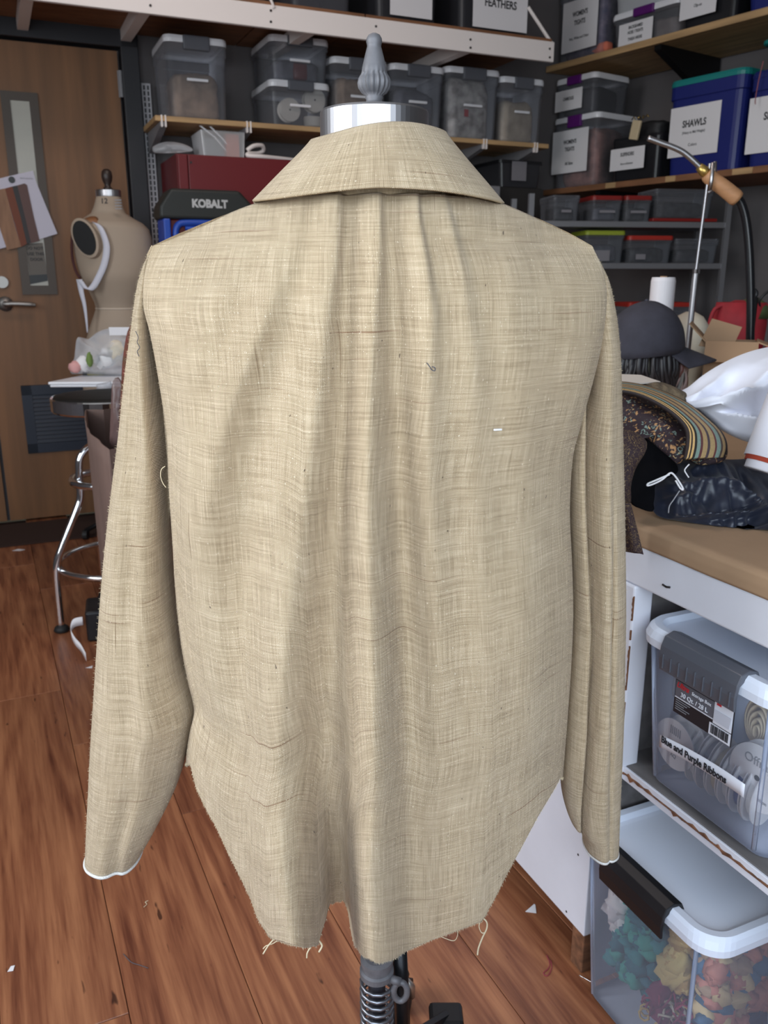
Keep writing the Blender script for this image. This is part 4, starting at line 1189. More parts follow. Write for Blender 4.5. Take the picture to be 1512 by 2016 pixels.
MULTI = mat('mixed_bright_cloth', (.16, .13, .18), .9, var=.8, vscale=(22, 22, 22), col2=(.05, .05, .12))
# upper shelf
t1, f1 = rw_bin(1096, 1190, -38, 112, zr1, dp=.19, name='storage_bin', label="clear bin with large WOMEN'S TIGHTS sheet on the upper shelf", group=G3)
rw_paper(t1, f1, zr1, (1110, 1178, -2, 98), ((("WOMEN'S"), .13, .22, .004, .72), ('TIGHTS', .13, .05, .004, .72), ('Pink, White and Other', .075, -.25, .001, .8)))
rw_fill(f1, zr1, .85, MULTI, 21, "bright mixed tights inside the women's tights bin on the upper shelf", dp=.19)
o = MB().rbox(-.05, .06, 0, .06, 0, .05, .015).build('coral_cloth', mat('coral_cloth', (.75, .20, .12), .8), None, True, RW.pt(f1[0] + f1[1] * .33, .045, zr1 + .012), RW.a)
tag(o, 'coral pink cloth in the lower corner of the tights bin', 'cloth')
t2, f2 = rw_bin(1202, 1334, 12, 90, zr1, name='storage_bin', label='clear bin with purple latch and three-line sheet on the upper shelf', group=G3, latch=PURPLE, latchw=.30, handle=False)
rw_paper(t2, f2, zr1, (1221, 1286, 42, 84), (('BACKSEAMED', .20, .27, .006, .72), ('HOSE / TIGHTS', .20, .03, .006, .72), ('THIGH HIGHS', .20, -.28, .006, .72)))
rw_fill(f2, zr1, .7, mat('taupe_hose', (.20, .17, .16), .9, var=.3, vscale=(14, 14, 14)), 23, 'taupe hose inside the purple latched upper bin')
t2b, f2b = rw_bin(1206, 1330, -70, 10, f2[3] + .001, name='storage_bin', label='cloudy bin stacked on the purple latched bin', group=G3, latch=None, handle=False, body=CLEAR)
BLKBIN = mat('glossy_black_bin', (.014, .014, .017), .28)
t3, f3 = rw_bin(1338, 1450, -60, 66, zr1, name='storage_bin', label='black bin labelled SUSPENDERS Clip-on on the upper shelf', group=G3, body=BLKBIN, lid=BLKBIN, latch=None, handle=False)
rw_paper(t3, f3, zr1, (1343, 1413, -38, 32), (('SUSPENDERS', .17, .10, .005, .66), ('Clip-on', .12, -.18, .002, .8)))
TOTE = mat('royal_blue_tote', (.012, .020, .16), .4)
TEAL = mat('teal_lid', (.012, .22, .21), .4)
t4, f4 = rw_bin(1464, 1640, -80, 24, zr1, name='storage_tote', label='blue tote at the near end of the upper right shelf', group=G3, body=TOTE, lid=TEAL, latch=None, handle=False, cat='tote', r=.04)
# lower shelf
t5, f5 = rw_bin(1086, 1174, 228, 357, zr2, dp=.34, name='storage_bin', label="clear bin with tall WOMEN'S TIGHTS All Sizes sheet on the lower shelf", group=G4, latch=PURPLE, latchw=.30, handle=False)
rw_paper(t5, f5, zr2, (1089, 1158, 256, 340), ((("WOMEN'S"), .13, .22, .004, .72), ('TIGHTS', .13, .05, .004, .72), ('All Sizes', .10, -.28, .002, .8)), y=-.006)
rw_fill(f5, zr2, .85, PINKF, 31, "pink and brown tights inside the lower women's tights bin", dp=.33)
t6, f6 = rw_bin(1091, 1170, 150, 226, f5[3] + .001, dp=.29, name='storage_bin', label='clear bin labelled CAMISOLES stacked on the lower tights bin', group=G4, latch=PURPLE, latchw=.34, handle=False)
rw_paper(t6, f6, f5[3] + .001, (1095, 1147, 177, 217), (('CAMISOLES', .22, .06, .006, .66),), y=-.006)
rw_fill(f6, f5[3] + .001, .75, mat('black_mesh', (.02, .02, .028), .8), 32, 'black and beige camisoles inside the CAMISOLES bin', dp=.28)
t7, f7 = rw_bin(1200, 1296, 268, 356, zr2, dp=.36, off=-.0, name='storage_bin', label='black open bin labelled SUSPENDERS on the lower shelf', group=G4, body=BLKBIN, lid=BLKBIN, latch=None, handle=False)
rw_paper(t7, f7, zr2, (1204, 1270, 291, 334), (('SUSPENDERS', .23, .20, .006, .62), ('Button-on/Elasticated', .13, -.22, .001, .66)), off=0)
o = heap_in(-.10, .12, .02, .26, 0, .075, mat('black_straps', (.015, .015, .017), .6, bump=.5, bscale=40), 41, RW.pt(f7[0], .02, f7[3] + .001), RW.a, 'strap_heap', 'black suspender straps heaped on the black bin', 'straps', None, .5)
GOLDC = mat('brass_clip', (.55, .38, .12), .35, .9)
for k_ in range(4):
    o = MB().tube([(0, 0, 0), (.012, 0, .012), (.02, .004, 0)], .003, 6).build('brass_clip', GOLDC, None, True, RW.pt(f7[0] - .04 + .035 * k_, .015, f7[3] + .082), RW.a + k_)
    tag(o, 'tiny brass clip, ' + ('first', 'second', 'third', 'last')[k_] + ' from the CAMISOLES stack on the black straps', 'clip')
t8, f8 = rw_bin(1309, 1458, 148, 345, zr2, name='storage_tote', label='blue tote with teal lid labelled SHAWLS Heavy to Mid Weight', group=G4, body=TOTE, lid=TEAL, latch=None, handle=False, cat='tote', r=.04, dp=.44)
rw_paper(t8, f8, zr2, (1316, 1413, 206, 305), (('SHAWLS', .19, .14, .006, .80), ('(Heavy to Mid Weight)', .075, -.03, .001, .80), ('Colors', .085, -.28, .001, .9)), y=.010)
t9, f9 = rw_bin(1466, 1640, 128, 338, zr2, name='storage_tote', label='open blue tote labelled SHAWLS Lightweight beside the teal lidded tote', group=G4, body=TOTE, lid=mat('blue_rim', (.012, .02, .15), .4), latch=None, handle=False, cat='tote', r=.04, dp=.44)
rw_paper(t9, f9, zr2, (1470, 1590, 184, 296), (('SHAWLS', .19, .14, .006, .80), ('(Lightweight)', .075, -.03, .001, .80), ('Mixed', .085, -.28, .001, .9)), y=.010)
z9 = f9[3]
o = heap_in(-.16, .18, .04, .36, 0, .09, mat('rust_fringe', (.20, .06, .055), .9, var=.6, vscale=(60, 60, 60), bump=.8, bscale=120), 43, RW.pt(f9[0], .03, z9 + .001), RW.a, 'shawl_heap', 'rust coloured shawls bulging from the open blue tote', 'shawls', None, .5)
# its lid rests on the shawls, tipped up
lidt = MB(); loft(lidt, [rrect(.40, .40, .04, 0), rrect(.42, .42, .05, .004), rrect(.42, .42, .05, .018), rrect(.39, .39, .04, .026)])
o = lidt.build('tote_lid', TEAL, None, .6, RW.pt(f9[0] + .03, .24, z9 + .105), RW.a); o.rotation_euler = (0, 0, RW.a)
tag(o, 'teal lid lying on the shawls that fill the open tote', 'lid')
o = MB().tube(smoothpath([RW.pt(f9[0] - f9[1] * .3, -.012, z9 + .03), RW.pt(f9[0] - f9[1] * .32, -.018, z9 - .05), RW.pt(f9[0] - f9[1] * .34, -.014, z9 - .12), RW.pt(f9[0] - f9[1] * .33, -.016, z9 - .14)]), .0022, 5).build('loose_fringe', mat('pink_fringe', (.36, .12, .13), .8), None, True)
tag(o, 'pink fringe strand hanging over the open tote front', 'fringe')
# corner bin under the pine shelf end: dark box with pale label
dk = make_bin(RW.pt(-.46, .0, .0), RW.a, .30, .36, .30, 'storage_bin', 'x') if False else None
xq, zq = BW.px(1020, 360, -.30)
zq1 = BW.px(1020, 322, -.30)[1]
dkb = thing('storage_bin', 'dark smoky bin with grey paper label below the end of the pine shelf', 'storage bin', BW.pt(xq, -.30, zq - .02), BW.a)
m = MB(); loft(m, [rrect(.24, .26, .02, 0, .02, .14), rrect(.26, .28, .02, zq1 - zq + .02, .02, .145)]); m.build('tub', mat('smoke_black_bin', (.03, .03, .034), .35), dkb, .6)
loft(MB(), [rrect(.34, .31, .02, 0)] * 2)
m = MB(); loft(m, [rrect(.275, .285, .02, zq1 - zq + .0205, .02, .143), rrect(.275, .285, .02, zq1 - zq + .036, .02, .143)]); m.build('lid', BLACKPL, dkb, .6)
GREYPAPER = mat('grey_paper', (.22, .21, .23), .8)
MB().box(-.045, .045, -.002, 0, .03, .125).build('paper_label', GREYPAPER, dkb, loc=(0, -.004, 0))
sup = thing('low_cabinet', 'dark low cabinet standing in the corner under the bins', 'cabinet', BW.pt(xq, -.30, 0), BW.a)
bevel(MB().box(-.12, .16, .01, .28, .03, zq - .021).build('body', mat('dark_laminate', (.03, .027, .026), .5), sup), .004)
MB().box(-.11, .15, .03, .26, 0, .03).build('plinth', BLACKMETAL, sup)
MB().box(-.118, .158, -.006, .009, .05, zq - .03).build('door', MATS['dark_laminate'], sup)

# ================================================================== grey steel rack below
RK = Frame(.80, 4.22, math.radians(8))
def rk(px_, py_, off=0): return RK.px(px_, py_, off)
zA = (rk(1100, 434)[1] + rk(1430, 438)[1]) / 2
zB = (rk(1200, 512)[1] + rk(1420, 524)[1]) / 2
xe = rk(1436, 436)[0]; x0_ = rk(1040, 434)[0]
RACKM = mat('galvanised_steel', (.30, .30, .32), .45, .6)
rack = thing('steel_rack', 'grey steel rack of small lidded boxes beneath the lower right shelf', 'rack', RK.o, RK.a)
for z_ in (zA, zB, zB - .42, .12):
    bevel(MB().box(x0_, xe, 0, .30, z_ - .028, z_).build('rack_shelf', RACKM, rack), .003)
for x_ in (x0_, xe - .02):
    for y_ in (-.004, .284):
        MB().box(x_, x_ + .025, y_, y_ + .022, 0, zA + .12).build('post', RACKM, rack)
CLEARK = clear('clear_plastic_dark', (.40, .41, .45), .12, .25, (.9, .9, .92))
def rkbox(xl_, xr_, yt, zb, lidm, label, fill, off=.02, dp=.22, sheet=None, seed=0, latch=None):
    a_, b_ = rk(xl_, 420, off)[0], rk(xr_, 420, off)[0]
    zt_ = rk((xl_ + xr_) / 2, yt, off)[1]
    t = make_bin(RK.pt((a_ + b_) / 2, off, zb), RK.a, b_ - a_, dp, max(.06, zt_ - zb), 'small_box', label, 'small lidded boxes on the steel rack', body=CLEARK, lid=lidm, latch=latch, handle=False, r=.015, lidh=.014, cat='box')
    wd = b_ - a_; h_ = max(.06, zt_ - zb)
    heap_in(-wd * .4, wd * .4, .02, dp * .88, .008, h_ * .6, fill, seed, RK.pt((a_ + b_) / 2, off, zb), RK.a, 'box_filling', 'contents of the ' + label.replace('clear box ', 'box ').replace(' on the', ',').replace(' of the', ',')[:90], 'oddments')
    if sheet: paper(t, sheet[0], sheet[1], sheet[2], sheet[3], .000, (), m=GREYPAPER)
    return t
DKF = mat('dim_oddments', (.05, .05, .055), .8, var=.6, vscale=(30, 30, 30))
YEL = mat('lime_lid', (.30, .36, .03), .5)
DRED = mat('deep_red_lid', (.24, .015, .012), .45)
rkbox(1088, 1142, 384, zA, CLEARK, 'clear box with grey lid at the far end of the upper rack shelf', DKF, sheet=(0, .045, .05, .012), seed=51)
rkbox(1165, 1226, 385, zA, DRED, 'clear box with dark red lid holding a pale bag on the upper rack shelf', GREYF, sheet=(0, .045, .08, .012), seed=52)
rkbox(1230, 1284, 385, zA, DRED, 'clear box with dark red lid and pale strip on the upper rack shelf', DKF, sheet=(0, .045, .08, .012), seed=53)
rkbox(1288, 1405, 372, zA + .018, CLEARK, 'large clear box lying upside down on its red lid', DKF, seed=54)
a_, b_ = rk(1284, 420, .01)[0], rk(1412, 420, .01)[0]
o = bevel(MB().rbox(a_, b_, .0, .26, zA + .001, zA + .0165, .004).build('red_tray_lid', DRED, None, False, RK.o, RK.a), .002)
tag(o, 'dark red lid under the upside down clear box', 'lid')
rkbox(1156, 1236, 454, zB, YEL, 'clear box with lime yellow lid and pale sheet on the lower rack shelf', GREYF, sheet=(-.02, .035, .09, .05), seed=55)
rkbox(1242, 1332, 464, zB, REDPL, 'clear box with bright red lid on the lower rack shelf', DKF, sheet=(-.05, .03, .05, .025), seed=56)
rkbox(1336, 1424, 470, zB, CLEARK, 'clear box of small parts at the post end of the lower rack shelf', DKF, seed=57)
rkbox(1252, 1382, 596, zB - .42, REDPL, 'broad clear box with orange red lid at the bottom of the rack', PINKF, seed=58)
# ================================================================== WORK TABLE ON THE RIGHT
ZT = .815
tab = thing('cutting_table', 'white painted cutting table with open shelves holding plastic bins', 'table', TB.o, TB.a)
XN, XF = .95, -1.45
bevel(MB().box(XF, XN, .004, 1.15, .727, .786).build('fascia', WHITEWOOD, tab), .003)
bevel(MB().box(XF, XN, .012, 1.15, .786, ZT - .003).build('table_top', PINE, tab), .003)
bevel(MB().box(XF, -.0005, .004, .022, .078, .7265).build('front_panel', WHITEWOOD, tab), .002)
bevel(MB().box(.0125, .055, .0, .035, .414, .7265).build('post', WHITEWOOD, tab), .003)
for x_ in (-.024, XF + .02):
    bevel(MB().box(x_ - .010, x_ + .022, .006, .045, 0, .0775).build('leg', CHIPWOOD, tab), .002)
for x_ in (XN - .05, XF + .02):
    bevel(MB().box(x_, x_ + .045, 1.09, 1.14, 0, .7265).build('leg', WHITEWOOD, tab), .002)
GREYWOOD = mat('bare_wood_and_shade', (.17, .155, .15), .8, var=.3, vscale=(8, 30, 30))  # bare wood on the shelf; on inside panels the dark tone paints in shade
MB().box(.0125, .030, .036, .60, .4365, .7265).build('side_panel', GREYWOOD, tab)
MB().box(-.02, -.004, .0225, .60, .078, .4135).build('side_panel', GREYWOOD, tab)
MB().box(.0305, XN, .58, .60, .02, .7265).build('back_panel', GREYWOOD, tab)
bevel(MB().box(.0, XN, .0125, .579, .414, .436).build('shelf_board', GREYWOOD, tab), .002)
bevel(MB().box(.0, XN, .008, .0122, .414, .436).build('shelf_edge', WHITEWOOD, tab), .001)
# chipped paint along the shelf edge and the post
rnd = random.Random(3)
wp = [(.056, .428)]; wq = []
x_ = .056
while x_ < XN - .02:
    wp.append((x_, .4272 + max(0, rnd.gauss(-.0005, .0022)))); wq.append((x_, .4262 - max(0, rnd.gauss(-.0005, .0022)))); x_ += rnd.uniform(.004, .012)
MB().prism(wp[1:] + wq[::-1], .0055, .008, 'y').build('chipped_edge', CHIPWOOD, tab)
for z0_, z1_ in ((.445, .50), (.512, .545), (.565, .635), (.645, .66), (.675, .712)):
    n_ = int((z1_ - z0_) / .004)
    L_ = [(.0545 - abs(rnd.gauss(.0006, .0011)), z0_ + (z1_ - z0_) * k / n_) for k in range(n_ + 1)]
    MB().prism(L_ + [(.0554, z1_), (.0554, z0_)], -.0008, .0012, 'y').build('chipped_paint', CHIPWOOD, tab)
for x_, z_ in ((-.012, .30), (-.03, .22), (-.05, .09), (-.16, .30), (-.19, .20), (-.02, .45)):
    MB().cyl((x_, .0035, z_), (x_, .0042, z_), .0022, n=7).build('nail', SCREW, tab)
MB().tube([(.105, .003, .747), (.112, .003, .746), (.119, .003, .748)], .0016, 5).build('dent', SCREW, tab)
# kraft paper laid over the top and folded down the edge
kp_ = thing('kraft_paper_cover', 'brown kraft paper covering the cutting table top', 'paper', TB.o, TB.a)
def kf(u, v):
    x = XF + .01 + (XN - XF - .02) * u
    L = [(.0025, .7862), (.0020, .800), (.0035, .8115), (.010, .8150), (.04, .8156), (.6, .8156), (1.14, .8156)]
    k = v * (len(L) - 1); i = min(int(k), len(L) - 2); f = k - i
    y = L[i][0] + (L[i + 1][0] - L[i][0]) * f; z = L[i][1] + (L[i + 1][1] - L[i][1]) * f
    return (x, y - abs(noise.noise(Vector((x * 9, z * 9, 1)))) * .0012, z + abs(noise.noise(Vector((x * 5, y * 5, 0)))) * .001)
solid(MB().grid(kf, 90, 25).build('sheet', KRAFT, kp_, True), .0006, 1)

COOLPL = mat('cool_white_plastic', (.80, .85, .96), .3)
# ---------------------------------------------------------------- two large latch bins
def hero_bin(loc, wd, dp, ht, name, label, latchm, lidm, x0, x1):
    t = thing(name, label, 'storage bin', loc, TB.a, 'latched bins in the table shelves')
    cy = dp / 2; m = MB()
    hb = ht - .027
    loft(m, [rrect(wd * .80, dp * .86, .02, .003, 0, cy, 6), rrect(wd * .83, dp * .89, .03, .010, 0, cy, 6), rrect(wd * .90, dp * .94, .036, hb * .62, 0, cy, 6), rrect(wd * .93, dp * .955, .038, hb, 0, cy, 6), rrect(wd * .93, dp * .955, .038, hb + .02, 0, cy, 6)], True, False)
    m.build('tub', HAZY, t, .5)
    # moulded ribs down the corners
    for sx in (-1, 1):
        m = MB().tube([(sx * wd * .345, dp * .060, .012), (sx * wd * .385, dp * .0225, hb)], .0032, 6)
        m.build('corner_rib', HAZY, t, True)
    l = MB()
    R_ = .042
    loft(l, [rrect(wd * .955, dp * .965, R_ * .85, hb, 0, cy, 8), rrect(wd, dp, R_, hb + .001, 0, cy, 8), rrect(wd * 1.004, dp * 1.004, R_, hb + .012, 0, cy, 8), rrect(wd * .985, dp * .988, R_, ht - .005, 0, cy, 8), rrect(wd * .955, dp * .968, R_, ht, 0, cy, 8), rrect(wd * .88, dp * .915, R_ * .75, ht - .001, 0, cy, 8), rrect(wd * .855, dp * .90, R_ * .7, ht - .010, 0, cy, 8), rrect(wd * .80, dp * .86, R_ * .7, ht - .011, 0, cy, 8)], False, True)
    l.build('lid', lidm, t, .9)
    pr = [(.030, ht - .012), (.024, ht + .001), (.010, ht + .0055), (-.004, ht + .001), (-.0095, ht - .012), (-.0115, ht - .028), (-.0095, ht - .047), (-.0055, ht - .047), (-.0065, ht - .028), (-.004, ht - .014), (.004, ht - .008), (.018, ht - .004)]
    la = bevel(MB().prism(pr, x0, x1, 'x').build('latch', latchm, t, .7), .0012)
    return t, la
UB, ula = hero_bin(TB.pt(.198, -.006, .437), .262, .45, .248, 'storage_bin', 'clear latched bin of ribbon spools on the upper table shelf', mat('graphite_latch', (.10, .105, .125), .34), COOLPL, -.066, .066)
for k_ in range(9):
    MB().box(-.058 + k_ * .0145, -.057 + k_ * .0145, -.0128, -.0108, .206, .226).build('rib', MATS['graphite_latch'], ula)
LBIN, lla = hero_bin(TB.pt(.148, -.034, 0.0), .290, .42, .318, 'storage_bin', 'clear latched bin of bright trimmings on the floor under the table', BLACKPL, COOLPL, -.068, .066)
# sticker and printed strip on the upper bin
yS = .0065
DG = mat('sticker_grey', (.13, .13, .15), .4); DKG = mat('sticker_black', (.02, .02, .025), .4); SW = mat('sticker_white', (.80, .80, .86), .4)
def SX(x): return -.048 + (x + .03) * .102 / .118
def SZ(z): return .143 + (z - .072) * .056 / .078
def lab(x0, x1, z0, z1, lv, nm, m, par): return MB().box(SX(x0), SX(x1), yS - .0006 * lv, yS - .0006 * lv + .0005, SZ(z0), SZ(z1)).build(nm, m, par)
st_ = lab(-.03, .088, .072, .150, 1, 'sticker', DKG, UB); st_['label'] = 'printed product sticker'
lab(-.028, .050, .106, .138, 2, 'grey_field', DG, st_); lab(-.028, .050, .1035, .1055, 2, 'white_rule', SW, st_)
lab(-.020, .020, .1435, .146, 2, 'red_rule', REDINK, st_); lab(.051, .086, .098, .149, 2, 'picture_field', SW, st_)
lab(.045, .086, .073, .096, 2, 'barcode_field', SW, st_)
x_ = .049; rb = random.Random(9)
while x_ < .083:
    bw_ = rb.choice((.0006, .001, .0016)); lab(x_, x_ + bw_, .077, .094, 3, 'bar', INK, st_); x_ += bw_ + rb.choice((.0007, .0012))
MB().prism([(SX(.054), SZ(.104)), (SX(.083), SZ(.104)), (SX(.085), SZ(.126)), (SX(.052), SZ(.126))], yS - .0024, yS - .0019, 'y').build('pictured_box', mat('picture_grey', (.62, .63, .70), .5), st_)
lab(.0555, .064, .136, .146, 3, 'red_mark', REDINK, st_)
SWT = mat('white_print', (.85, .85, .9), .5)
text('Ultra', .0105, st_, (SX(-.013), yS - .0022, SZ(.131)), FRONT, REDINK, shear=.3, bold=.0003)
text('Storage Box', .0068, st_, (SX(.026), yS - .0022, SZ(.1295)), FRONT, SWT)
text('30 Qt. / 28 L', .0092, st_, (SX(.012), yS - .0022, SZ(.1145)), FRONT, SWT)
for k_ in range(5): lab(-.026, .004 - (k_ % 3) * .006, .0985 - k_ * .0045, .0998 - k_ * .0045, 2, 'small_print', GREYINK, st_)
LS = .150
strip = MB().grid(lambda u, v: (u * LS, -.0005, (v - .5) * .0185 - .004 * (u - .45) ** 2 * 4 + .008 * u), 24, 3).build('name_strip', SW, UB, True, loc=(-.069, .0085, .088))
solid(strip, .0006)
text('Blue and Purple Ribbons', .0142, strip, (.004, -.0016, .002), FRONT, INK, align='LEFT', bold=.00035, sx=.84)
strip.rotation_euler = (0, math.radians(-2), 0)
# ---- ribbon spools inside
RIBW = mat('white_ribbon', (.72, .70, .70), .6); RIBC = mat('cream_ribbon', (.62, .50, .34), .6)
RIBB = mat('blue_ribbon', (.03, .05, .24), .4); RIBG = mat('grey_ribbon', (.30, .30, .36), .5); RIBP = mat('pink_ribbon', (.50, .22, .25), .5)
FLANGE = mat('spool_white', (.82, .80, .82), .5)
def spool(x, y, z, ax, r, w2, rib, label, txt=None, core=.75):
    t = thing('ribbon_spool', label, 'ribbon spool', TB.pt(x, y, z), TB.a, 'ribbon spools in the upper bin')
    a = Vector(ax).normalized()
    MB().cyl(-a * w2, -a * (w2 - .0016), r, n=36).build('flange', FLANGE, t)
    MB().cyl(a * (w2 - .0016), a * w2, r, n=36).build('flange', FLANGE, t)
    MB().cyl(-a * (w2 - .002), a * (w2 - .002), r * core, n=30).build('ribbon', rib, t, 1.0)
    if txt:
        for s_, size, dz, mm in txt:
            text(s_, size, t, (0, -w2 - .0006, dz), FRONT, mm)
    return t
ZB = .447
def tbx(px_, py_, off): return TB.px(px_, py_, off)
px1, pz1 = tbx(1314, 1420, .075)
sp1 = spool(TB.px(1326, 1420, .052)[0] + .020, .050, max(pz1, ZB + .046), (0, 1, 0), .038, .012, RIBW, 'large white spool with barcode facing the left of the bin front', (('AQ', .008, -.018, GREYINK), ('||||||', .014, .022, GREYINK)))
px2, pz2 = tbx(1496, 1530, .055)
spool(px2, .060, max(pz2, ZB + .047), (0, 1, 0), .046, .010, RIBW, 'large white Offray spool with a dark hole, at the bin front', (('Offray', .018, .022, GREYINK), ('woven ribbon', .007, -.028, GREYINK)))
MB().cyl((0, -.0107, 0), (0, -.0102, 0), .004, n=12).build('hole', INK, bpy.data.objects['ribbon_spool.001'])
px3, pz3 = tbx(1492, 1420, .085)
cr = thing('ribbon_roll', 'coiled cream ribbon roll above the Offray spool', 'ribbon roll', TB.pt(px3, .095, max(pz3, ZB + .13)), TB.a)
for k_, r_ in enumerate((.034, .028, .022, .016, .010)):
    cc = [Vector((r_ * .62 * math.cos(a), 0, r_ * math.sin(a) - .004 * k_)) for a in np.linspace(0, 2 * math.pi, 25)[:-1]]
    m = MB(); n_ = len(cc)
    m.add([(c_.x, -.012, c_.z) for c_ in cc] + [(c_.x, .012, c_.z) for c_ in cc], [(i, (i + 1) % n_, n_ + (i + 1) % n_, n_ + i) for i in range(n_)])
    solid(m.build('coil', RIBC, cr, True), .002)
px4, pz4 = tbx(1287, 1335, .06)
spool(px4 + .030, .10, min(pz4, .63), (.9, .5, 0), .036, .012, RIBB, 'blue ribbon spool standing high in the left corner of the bin')
px5, pz5 = tbx(1320, 1350, .10)
spool(px5 + .035, .12, min(pz5 - .005, .60), (.8, .5, .3), .032, .012, RIBP, 'pink ribbon spool tilted behind the latch')
for k_ in range(6):
    spool(.148 + .0200 * k_, .072, ZB + .044, (1, .25, 0), .041, .0075, (RIBW, RIBG, RIBC, RIBW, RIBB, RIBW)[k_], ('white', 'grey', 'cream', 'second white', 'blue', 'third white')[k_] + ' ribbon spool in the row standing edge-on behind the name strip')
for k_ in range(4):
    spool(.11 + .019 * k_, .24, ZB + .040, (1, .15, 0), .038, .0085, (RIBG, RIBW, RIBC, RIBB)[k_], ('grey', 'white', 'cream', 'blue')[k_] + ' ribbon spool in the back row behind the large white spool')
for k_ in range(3):
    spool(.225 + .022 * k_, .16, ZB + .040, (1, .2, 0), .038, .009, (RIBW, RIBC, RIBW)[k_], ('white', 'cream', 'further white')[k_] + ' ribbon spool standing behind the Offray spool')

# ---- bright trimmings inside the lower bin
def shag(name, label, x0, x1, y0, y1, z0, z1, cols, n, seed, size=.02, cat='trimmings', curl=False):
    """a tangle of soft tufts, or of curled braid"""
    r = random.Random(seed); mats = [mat('trim_%s_%d' % (name, i), c_, .75) for i, c_ in enumerate(cols)]
    o = thing(name, label, cat, TB.pt(.148, -.034, 0), TB.a)
    parts = [MB() for _ in mats]
    for q_ in range(n):
        k = r.randrange(len(mats)); R = size * r.uniform(.35, .75)
        p = Vector((r.uniform(x0 + R, max(x0 + R, x1 - R)), r.uniform(y0 + R, max(y0 + R, y1 - R)), r.uniform(max(z0, .012) + R, max(max(z0, .012) + R, z1 - R))))
        if curl and r.random() < .75:
            d = Vector((r.uniform(-1, 1), r.uniform(-1, 1), r.uniform(-1, 1))).normalized(); e = d.orthogonal().normalized(); g = d.cross(e)
            pts = [p + d * (R * 2.2 * (q / 15 - .5)) + (e * math.cos(q * .95) + g * math.sin(q * .95)) * R * .55 for q in range(16)]
            for v_ in pts: v_.x = min(max(v_.x, x0), x1); v_.y = min(max(v_.y, y0), y1); v_.z = max(v_.z, .013)
            parts[k].tube(pts, size * .055, 4)
        else:
            off = Vector((seed * 3.1 + q_ * 1.7, q_ * .37, 0)); st = Vector((r.uniform(.6, 1.3), r.uniform(.6, 1.2), r.uniform(.5, 1.2)))
            def fn(u, v):
                a_ = u * 2 * math.pi; b_ = (v - .5) * math.pi
                dd = Vector((math.cos(a_) * math.cos(b_), math.sin(a_) * math.cos(b_), math.sin(b_)))
                h = p + Vector((dd.x * st.x, dd.y * st.y, dd.z * st.z)) * (R * (1 + .55 * noise.noise(dd * 2.1 + off) + .3 * noise.noise(dd * 5 + off)))
                return (min(max(h.x, x0), x1), min(max(h.y, y0), y1), max(h.z, .013))
            parts[k].grid(fn, 12, 8, True)
    for k, pm in enumerate(parts):
        if pm.v: stuff(pm.build('tuft', mats[k], o, True))
    return o
shag('white_fluff', 'white fibre fluff against the left of the trimmings bin', -.118, -.055, .030, .12, .13, .265, [(.85, .80, .80), (.70, .64, .66)], 80, 1, .036, 'fluff')
shag('teal_shreds', 'teal and green foil shreds in the middle of the trimmings bin', -.100, .015, .030, .13, .06, .25, [(.02, .24, .26), (.015, .15, .19), (.04, .36, .30)], 210, 2, .025)
shag('yellow_fluff', 'pale yellow fluff under the black latch', .012, .055, .030, .11, .12, .25, [(.68, .52, .20), (.55, .36, .12)], 36, 3, .036, 'fluff')
shag('magenta_braid', 'magenta braid with gold curls low in the trimmings bin', -.03, .095, .032, .15, .012, .125, [(.32, .02, .08), (.62, .44, .14), (.20, .01, .06), (.55, .50, .42)], 120, 4, .034, curl=True)
shag('coral_trim', 'coral and gold trim behind the bin corner', .055, .122, .05, .19, .11, .25, [(.52, .20, .14), (.62, .46, .24), (.40, .26, .16), (.06, .14, .24)], 130, 5, .027)
shag('gold_braid', 'curled gold braid heaped along the side of the trimmings bin', .06, .121, .16, .37, .08, .255, [(.62, .46, .20), (.48, .34, .16), (.72, .62, .42), (.06, .06, .12)], 150, 6, .040, curl=True)
shag('pale_fluff', 'pale blue fluff in the bottom of the trimmings bin', -.02, .106, .12, .36, .012, .085, [(.52, .60, .66), (.40, .50, .58)], 70, 7, .050, 'fluff')
shag('navy_scraps', 'navy scraps between the magenta braid and pale fluff', .06, .100, .06, .20, .03, .12, [(.03, .035, .09), (.05, .05, .12)], 40, 8, .036)

# ================================================================== CLOTH AND THINGS ON THE TABLE
SATIN = mat('navy_satin', (.013, .016, .030), .40, sheen=.08, spec=.5)
nv_ridge = lambda x, y: .030 * (1 - abs(math.sin((x * .55 - y * 1.0) * .030 + 1.2 * math.sin(x * .021)))) ** 2 + .018 * (1 - abs(math.sin((x * .35 + y) * .04 + math.sin(y * .05)))) ** 3 + .006 * abs(math.sin(x * .13 - y * .05))
o = blob([(1276, 932), (1300, 914), (1335, 906), (1390, 900), (1440, 905), (1500, 900), (1560, 888), (1640, 900), (1660, 1000), (1600, 1062), (1512, 1052), (1440, 1046), (1385, 1036), (1330, 1024), (1292, 1014), (1280, 985)], 1.20, .050, .016, 26, 3, 150, 40, ky=-.0011, minz=ZT + .003, ridges=nv_ridge).build('satin_cloth', SATIN, None, True)
tag(o, 'crumpled navy black satin lying on the kraft paper', 'cloth')
o = MB().tube(smoothpath(sp([(1357, 914), (1348, 925), (1352, 934), (1356, 940)], 1.13), 5), .0010, 5).build('white_piping', PAPER, None, True); tag(o, 'short white thread end curling on the dark satin', 'thread')
o = MB().tube(smoothpath(sp([(1318, 934), (1290, 946), (1276, 952), (1275, 956), (1286, 953), (1304, 944), (1318, 932), (1326, 934), (1338, 950), (1345, 963), (1340, 962), (1330, 946)], 1.105), 6), .0013, 6).build('white_piping', PAPER, None, True); tag(o, 'bent loop of white piping on the satin', 'piping')
